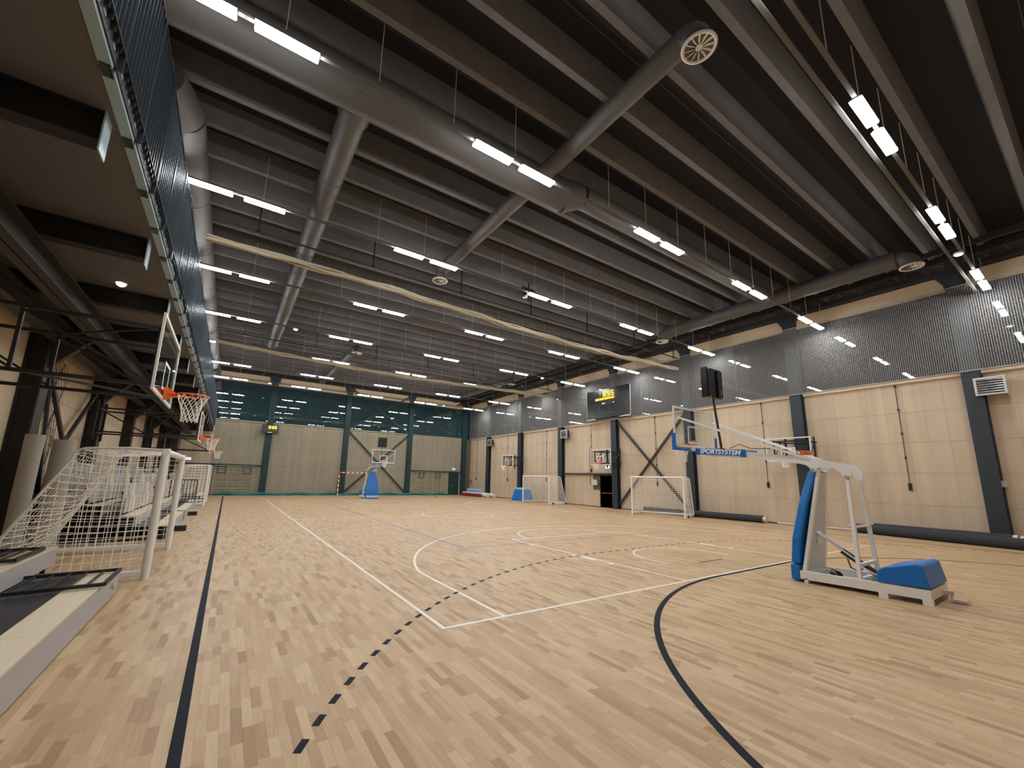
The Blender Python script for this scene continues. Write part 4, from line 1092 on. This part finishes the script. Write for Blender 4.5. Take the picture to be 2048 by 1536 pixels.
def heater(y, label):
    t = thing('fan_heater', label, 'heater', (12.12, y, 5.15), 0, 'fan heaters on the right wall')
    MB().prism([(.0, 0), (.16, -.03), (.26, .1), (.26, .52), (.16, .62), (0, .6)], 'y', -.36, .36)
    b = MB(); b.prism([(0, .02), (.0, .58), (.08, .62), (.24, .6), (.24, .0), (.08, -.02)], 'y', -.34, .34); fix_normals(b.build('case', M['steel_dark'], t))
    f = MB(); f.box(-.03, .0, -.37, .37, -.02, .04).box(-.03, .0, -.37, .37, .56, .62).box(-.03, 0, -.37, -.31, .04, .56).box(-.03, 0, .31, .37, .04, .56); f.build('front_frame', M['grey'], t)
    for k in range(6):
        z = .09 + k * .085; MB().bar((-.03, -.31, z), (-.03, .31, z), .05, .012, up=(.6, 0, 1)).build('louvre', M['alu'], t)
    MB().bar((.24, 0, .3), (.46, 0, .3), .1, .2).build('wall_bracket', M['steel'], t)
    MB().tube([(.2, .36, .1), (.22, .42, -.05), (.28, .42, -.12), (.36, .4, .1), (.38, .4, .6)], .01, 5).build('cable', M['rubber'], t)
heater(-16.63, 'grey louvred fan heater at the right picture edge under the window net')
heater(5.5, 'grey louvred fan heater left of the scoreboard beside a column')
heater(16.75, 'grey louvred fan heater farthest down the right wall')

def rod(y, z0, label):
    t = thing('crank_rod', label, 'crank rod', (XR - .03, y, 0), 0, 'thin crank rods on the right wall')
    MB().tube([(0, 0, z0), (0, 0, LEDGE - .05)], .012, 6).build('rod', M['brown_steel'], t)
    for k in range(4):
        z = z0 + (LEDGE - .1 - z0) * (k + 1) / 4; MB().box(-.02, .02, -.03, .03, z - .05, z + .05).build('clip', M['brown_steel'], t)
    MB().box(-.035, .02, -.05, .05, z0 - .3, z0 - .02).box(-.05, -.03, -.02, .02, z0 - .25, z0 - .08).build('handle', M['black'], t)
for y, z, l in ((-14.08, 2.05, 'thin crank rod on the wall behind the blue counterweight, nearest one'), (-8.95, 2.0, 'thin crank rod above the long black roll near the goal'), (-2.6, 1.9, 'thin crank rod within the bay of the cross brace'),
                (3.0, 2.75, 'thin crank rod ending above the emergency exit beam'), (8.2, 2.0, 'thin crank rod behind the farther wheeled goal'), (14.0, 1.9, 'thin crank rod beside the farthest right wall hoop'), (20.0, 1.9, 'thin crank rod in the far corner of the right wall')):
    rod(y, z, l)

def exit_sign(loc, rz, label):
    t = thing('exit_sign', label, 'sign', loc, rz, 'lit exit signs')
    MB().box(-.2, .2, -.05, 0, -.11, .11).build('case', M['white'], t, bevel=.006)
    MB().box(-.18, .18, -.054, -.05, -.09, .09).build('lit_face', M['exit'], t)
    m_ = MB(); m_.prism([(-.03, .05), (-.11, 0), (-.03, -.05), (-.03, -.018), (.04, -.018), (.04, .018), (-.03, .018)], 'y', -.058, -.054); fix_normals(m_.build('arrow', M['exit_mark'], t))
exit_sign((XR, 1.43, 2.8), -PI / 2, 'lit exit sign on the right wall above the dark door')
exit_sign((10.56, YF, 2.75), 0, 'lit exit sign in the right corner of the far wall')
exit_sign((-12.58, YF, 2.79), 0, 'lit exit sign on the left part of the far wall')
t = thing('switch_box', 'light grey electrical box low on the wall left of the emergency door', 'electrical box', (XR, 2.66, 1.72))
MB().box(-.12, 0, -.24, .24, -.2, .2).build('case', M['grey'], t, bevel=.012)
MB().tube([(-.03, .42, -.15), (-.03, .5, .0), (-.03, .5, 2.5)], .014, 6).tube([(-.03, .24, -.12), (-.03, .42, -.15)], .014, 6).build('conduit', M['brown_steel'], t)
MB().box(-.08, 0, -.42, -.3, -.12, .08).build('socket', M['rail'], t)
t = thing('socket_box', 'small grey box on the wall right of the nearest steel column', 'electrical box', (XR, -16.42, 2.05))
MB().box(-.1, 0, -.12, .12, -.11, .11).build('case', M['grey'], t, bevel=.01); MB().box(-.02, 0, .12, .18, -.03, .03).build('plug', M['white'], t)
t = thing('fire_extinguisher', 'red fire extinguisher in the far right corner by the mats', 'fire extinguisher', (XR - .2, 20.9, 1.2))
MB().tube([(0, 0, 0), (0, 0, .02), (0, 0, .42), (0, 0, .48), (0, 0, .52)], [.05, .075, .075, .04, .025], 14).build('cylinder', M['red_bar'], t, True)
MB().tube([(0, 0, .5), (-.06, .05, .45), (-.09, .05, .15)], .012, 6).box(-.02, .02, -.06, .02, .52, .56).build('hose', M['rubber'], t)
MB().box(.06, .17, -.03, .03, .2, .3).build('bracket', M['black'], t)

def wall_bars(x0, w, label):
    t = thing('wall_bars', label, 'wall bars', (x0, YF - .05, 0), 0, 'wooden wall bars on the far wall')
    n = 3
    for k in range(n + 1):
        x = k * w / n; MB().box(x - .02, x + .02, -.12, -.02, .05, 2.62).build('upright', M['timber'], t)
    for k in range(n):
        for i in range(14):
            z = .2 + i * .165
            MB().tube([(k * w / n + .02, -.07 if i < 12 else -.13, z), ((k + 1) * w / n - .02, -.07 if i < 12 else -.13, z)], .018, 8).build('rung', M['timber'], t)
    for k in (0, 2):
        x = (k + .5) * w / n; m_ = MB(); m_.bar((x - .25, -.1, 2.3), (x - .25, -.34, 2.25), .04).bar((x + .25, -.1, 2.3), (x + .25, -.34, 2.25), .04).bar((x - .25, -.16, 1.75), (x - .25, -.16, 2.28), .04).bar((x + .25, -.16, 1.75), (x + .25, -.16, 2.28), .04).bar((x - .25, -.16, 1.75), (x + .25, -.16, 1.75), .04)
        m_.bar((x - .45, -.34, 2.25), (x + .45, -.34, 2.25), .035); m_.build('pull_up_bar', M['steel_dark'], t)
wall_bars(-10.75, 2.65, 'wooden wall bars with pull-up frames at the far left')
wall_bars(6.35, 2.75, 'wooden wall bars with pull-up frames at the far right beside the dark door')

# ================================================================ ROLLS, MATS AND BLOCKS ON THE FLOOR
def roll(name, label, a, b, r, mat, core=.0, cat='roll', group=None, ends=()):
    a, b = Vector(a), Vector(b); t = thing(name, label, cat, (0, 0, 0), 0, group)
    k = max(2, int((b - a).length / .25)); R = random.Random(len(label)); d = (b - a).normalized(); sd = d.cross(Vector((0, 0, 1)))
    pts = [a + (b - a) * (i / k) for i in range(k + 1)]
    MB().tube(pts, [r * (1 + .025 * R.uniform(-1, 1)) for _ in pts], 20).build('rolled_sheet', mat, t, True)
    s = MB(); n = 40
    for e, sg in ((a - d * .004, -1), (b + d * .004, 1)):
        pp = [e + sd * (r * .9 * (i / n) * math.cos(i * .9)) + Vector((0, 0, 1)) * (r * .9 * (i / n) * math.sin(i * .9)) for i in range(4, n)]
        s.tube(pp, .006, 4)
    s.build('spiral_end', mat, t)
    if core:
        MB().tube([a - d * core, b + d * core], .035, 10).build('core_pole', M['pole'], t, True)
    for p, rr, l in ends:
        q = b + d * p; MB().tube([q, q + d * l], rr, 18).build('end_collar', M['core'], t, True)
    return t
roll('carpet_roll', 'long charcoal carpet roll on the floor behind the wheeled goal', (11.95, -2.0, .17), (12.2, -8.75, .17), .17, M['carpet'], .0, group='charcoal carpet rolls', ends=((.0, .13, .14),))
roll('carpet_roll', 'charcoal carpet roll lying along the wall with pale end collars', (12.32, -12.9, .2), (12.02, -16.5, .2), .2, M['carpet'], .9, group='charcoal carpet rolls', ends=((.0, .19, .1), (.16, .18, .22)))
roll('carpet_roll', 'frontmost charcoal carpet roll lying slantwise before the other', (11.88, -12.35, .18), (10.9, -18.2, .18), .18, M['carpet'], .0, group='charcoal carpet rolls')
t = thing('wooden_pole', 'pale wooden pole on the floor along the wall behind the hoop', 'pole', (0, 0, 0)); MB().tube([(12.38, -9.3, .05), (12.3, -12.75, .05)], .045, 10).build('shaft', M['pole'], t, True)
t = thing('blue_cloth', 'folded dark blue cloth behind the black carpet roll at right edge', 'cloth', (11.6, -17.4, 0))
m_ = MB(); vs = []
for j in range(9):
    for i in range(9):
        x, y = -.25 + .5 * i / 8, -.5 + j / 8; vs.append((x, y, .02 + .3 * max(0, 1 - (x / .27) ** 2) * max(0, 1 - (y / .54) ** 2) + .02 * math.sin(i * 2 + j)))
m_.add(vs, [(j * 9 + i, j * 9 + i + 1, j * 9 + i + 10, j * 9 + i + 9) for j in range(8) for i in range(8)]); m_.build('folds', M['blue'], t, True)
t = thing('blue_vaulting_block', 'blue padded block with slanted sides by the right wall behind the far wheeled goal', 'gym block', (11.1, 9.6, 0))
m_ = MB(); m_.add([(-.62, -.75, .04), (.62, -.75, .04), (.62, .75, .04), (-.62, .75, .04), (-.4, -.55, 1.0), (.5, -.55, 1.0), (.5, .55, 1.0), (-.4, .55, 1.0)], [(0, 3, 2, 1), (4, 5, 6, 7), (0, 1, 5, 4), (1, 2, 6, 5), (2, 3, 7, 6), (3, 0, 4, 7)]); m_.build('body', M['blue'], t, bevel=.04)
m_ = MB(); m_.add([(-.41, -.56, .99), (.51, -.56, .99), (.51, .56, .99), (-.41, .56, .99), (-.36, -.5, 1.12), (.46, -.5, 1.12), (.46, .5, 1.12), (-.36, .5, 1.12)], [(0, 3, 2, 1), (4, 5, 6, 7), (0, 1, 5, 4), (1, 2, 6, 5), (2, 3, 7, 6), (3, 0, 4, 7)]); m_.build('top_cushion', M['light_blue'], t, bevel=.03)
MB().box(-.64, .64, -.77, .77, 0, .04).build('base_board', M['cream'], t)
roll('mat_roll', 'pale blue rolled mat lying on top of the pile in the far corner', (11.83, 20.3, .54), (11.83, 17.6, .54), .2, M['light_blue'], group='rolled mats in the far corner')
roll('mat_roll', 'cream rolled mat beneath the pale blue one in the far corner', (11.6, 20.9, .2), (11.6, 15.9, .2), .2, M['cream'], group='rolled mats in the far corner')
roll('mat_roll', 'dark red rolled mat at the front of the far corner pile', (11.1, 20.2, .16), (11.15, 16.6, .16), .16, M['red'], group='rolled mats in the far corner')
roll('mat_roll', 'cream rolled mat against the right wall, rearmost of the far corner pile', (12.05, 20.6, .2), (12.05, 15.4, .2), .2, M['cream'], group='rolled mats in the far corner', ends=((.0, .1, .05),))
roll('sheet_roll', 'tall grey-green roll standing upright by the left wall column', (-13.12, -5.3, 0), (-13.12, -5.3, 2.45), .2, M['grey_roll'], cat='roll', group='upright sheet rolls')
roll('sheet_roll', 'narrower roll standing upright left of the tall grey-green one', (-13.42, -6.0, 0), (-13.42, -6.0, 2.5), .15, M['grey_roll'], cat='roll', group='upright sheet rolls')
# folded goal frame with dark net leaning on the left wall
t = thing('folded_goal_frame', 'dark goal frame with brown netting stored upright against the left wall', 'goal frame', (0, 0, 0))
MB().tube([(-13.92, -4.4, 0), (-13.92, -4.2, 4.6)], .05, 8).tube([(-13.92, -2.9, 0), (-13.92, -4.2, 4.5)], .045, 8).tube([(-13.92, -4.4, .1), (-13.92, -2.9, .1)], .04, 8).build('frame', M['steel'], t, True)
m_ = MB()
for i in range(13):
    f = i / 12; m_.tube([(-13.97 + .03 * math.sin(i + k), -4.2 + 1.35 * f + .05 * math.sin(k * 1.3 + i), 4.6 - k * .22) for k in range(18)], .006, 3, caps=False)
for k in range(18): m_.tube([(-13.97 + .03 * math.sin(i + k), -4.2 + 1.35 * i / 12 + .05 * math.sin(k * 1.3 + i), 4.6 - k * .22 + .04 * math.sin(i * 2.1)) for i in range(13)], .006, 3, caps=False)
tag(m_.build('netting', M['net_dark'], t), kind='stuff')

# ================================================================ TELESCOPIC BLEACHERS on the left
def bleacher(name, label, y0, y1, rows, seats=True, x0=-11.06, first=.36, rise=.27, run=.68, ends=None, benches=None):
    t = thing(name, label, 'bleacher', (0, 0, 0), 0, 'telescopic bleachers')
    for r in range(rows):
        x = x0 - r * run; z = first + r * rise; e0, e1 = y0, y1 + (ends[r] if ends else 0)
        MB().box(x - .02, x, e0, e1, (0.02 if r == 0 else z - rise + .01), z - .022).build('riser_board', M['riser'], t)
        L_ = e1 - e0; k = max(1, round(L_ / 1.5))
        for i in range(k): MB().box(x - .31, x + .004, e0 + L_ * i / k + .002, e0 + L_ * (i + 1) / k - .002, z - .02, z).build('bench_plank', M['ply'], t)
        MB().box(x - run - .02, x - .31, e0, e1, z - .04, z - .008).build('deck', M['deck'], t)
        f = MB()
        for yy in (e0 + .05, (e0 + e1) / 2, e1 - .05): f.bar((x - .1, yy, z - .03), (x - .1, yy, .03), .05).bar((x - .75, yy, z - .04), (x - .75, yy, .03), .05).bar((x - .05, yy, .05), (x - .8, yy, .05), .06)
        f.build('under_frame', M['black'], t)
        MB().box(x - .06, x - .022, e0, e1, .02, .06).build('kick_rail', M['black'], t)
        if seats and r > 0:
            for i in range(int(L_ / .5)):
                yy = e0 + .08 + i * .5
                s_ = MB(); s_.add([(x - .30, yy, z + .42), (x - .30, yy + .42, z + .42), (x - .33, yy + .42, z + .80), (x - .33, yy, z + .80), (x - .32, yy, z + .42), (x - .32, yy + .42, z + .42), (x - .35, yy + .42, z + .80), (x - .35, yy, z + .80)], [(0, 1, 2, 3), (7, 6, 5, 4), (0, 4, 5, 1), (1, 5, 6, 2), (2, 6, 7, 3), (3, 7, 4, 0)])
                s_.box(x - .29, x - .27, yy, yy + .42, z + .06, z + .44)
                if not SEATM: SEATM.append(None)
                s_.build('seat', M['riser' if (i * 7 + r) % 5 else 'ply'], t)
            sf = MB()
            for i in range(int(L_ / .5) + 1): sf.bar((x - .3, e0 + .04 + i * .5, z), (x - .36, e0 + .04 + i * .5, z + .62), .03)
            sf.build('seat_frame', M['black'], t)
    return t
SEATM = []
b1 = bleacher('telescopic_bleacher', 'low front bleacher with birch bench tops at the lower left corner', -21.0, -10.28, 3, False, run=.86, ends=[0, .65, .72])
m_ = MB(); m_.tube([(-11.06, -10.75, .2), (-11.035, -10.75, .2)], .035, 14).tube([(-11.035, -10.75, .2), (-11.02, -10.75, .16)], .015, 8); m_.build('lock_knob', M['alu'], b1, True)
bleacher('telescopic_bleacher', 'bleacher with rows of upright seats behind the nearest net goal', -4.4, .6, 4, True)
bleacher('telescopic_bleacher', 'bleacher with rows of seats farther along the left side', 1.1, 8.6, 4, True)
bleacher('telescopic_bleacher', 'farthest bleacher along the left wall before the end net', 12.6, 18.6, 4, True)
def guard(name, label, org, ex, ey, w, h, n):
    """welded frame of square tube with bars, spanned by the axes ex (width) and ey (height)"""
    ex, ey, o = Vector(ex).normalized(), Vector(ey).normalized(), Vector(org); t = thing(name, label, 'guard rail', org, 0, 'black bleacher guard frames')
    P = lambda a, b: ex * a + ey * b
    nrm = ex.cross(ey)
    m_ = MB(); m_.bar(P(0, 0), P(w, 0), .04, .04, nrm).bar(P(0, h), P(w, h), .04, .04, nrm).bar(P(0, 0), P(0, h), .04, .04, nrm).bar(P(w, 0), P(w, h), .04, .04, nrm); m_.build('outer_frame', M['black'], t)
    for i in range(1, n): MB().bar(P(w * i / n, 0), P(w * i / n, h), .022, .022, nrm).build('bar', M['black'], t)
    MB().tube([P(w, 0) - nrm * .03, P(w, 0) + nrm * .03], .028, 10).build('end_cap', M['alu'], t)
    return t
guard('guard_frame', 'folded black guard frame lying on the lowest bench, lower left', (-11.98, -10.78, .40), (1, .12, .0), (-.0, -1, 0), .98, .95, 6)
guard('guard_frame', 'folded black guard frame lying on the second bench at left edge', (-12.85, -10.2, .67), (1, .12, 0), (0, -1, 0), .9, 1.0, 6)
guard('guard_frame', 'black barred guard rail standing upright at the end of the middle bleacher', (-11.95, 5.0, .42), (1, 0, 0), (0, 0, 1), .95, 1.0, 8)
def step_box(y, label, w=.85):
    t = thing('step_block', label, 'step', (-10.9, y, 0), 0, 'loose aisle steps')
    m_ = MB(); m_.box(-.15, .15, -w / 2, -w / 2 + .02, 0, .16).box(-.15, .15, w / 2 - .02, w / 2, 0, .16).box(-.15, -.13, -w / 2 + .02, w / 2 - .02, 0, .16).box(.13, .15, -w / 2 + .02, w / 2 - .02, .0, .16); m_.build('case', M['black'], t)
    MB().box(-.155, .155, -w / 2 - .005, w / 2 + .005, .16, .185).build('tread', M['alu'], t)
    MB().box(.15, .156, -w / 2, w / 2, .02, .15).build('side_plate', M['riser'], t)
step_box(-2.15, 'low dark step block on the floor beside the near bleacher row')
step_box(3.3, 'second low step block on the floor, farther from the camera')
step_box(14.0, 'smallest looking step block far down the left side')

# ================================================================ loose pieces kept in one mesh so far become parts of their own
def split_islands(o):
    me = o.data; n = len(me.vertices); par = list(range(n))
    def find(a):
        while par[a] != a: par[a] = par[par[a]]; a = par[a]
        return a
    for e in me.edges:
        a, b_ = find(e.vertices[0]), find(e.vertices[1])
        if a != b_: par[a] = b_
    groups = {}
    for p in me.polygons: groups.setdefault(find(p.vertices[0]), []).append(p)
    if len(groups) < 2: return
    cs = [v.co.copy() for v in me.vertices]; sm = any(p.use_smooth for p in me.polygons)
    for ps in groups.values():
        ids = sorted({i for p in ps for i in p.vertices}); mp_ = {i: k for k, i in enumerate(ids)}
        b = MB(); b.add([cs[i] for i in ids], [tuple(mp_[i] for i in p.vertices) for p in ps])
        q = b.build(o.name.split('.')[0], me.materials[0], o.parent, sm); q.location = o.location; q.rotation_euler = o.rotation_euler
    bpy.data.objects.remove(o)
for o in list(bpy.data.objects):
    if o.type == 'MESH' and o.name.split('.')[0] in ('wheel', 'wall_bracket', 'cross_bar', 'under_frame', 'foot', 'castor_wheel', 'castor_fork', 'pivot_bolt', 'clamp', 'shaft_bracket', 'white_mark', 'grey_rule', 'spring_rod') and o.parent and o.name.split('.')[0] != 'frame':
        if o.parent.name.split('.')[0] == 'fan_heater': continue
        split_islands(o)
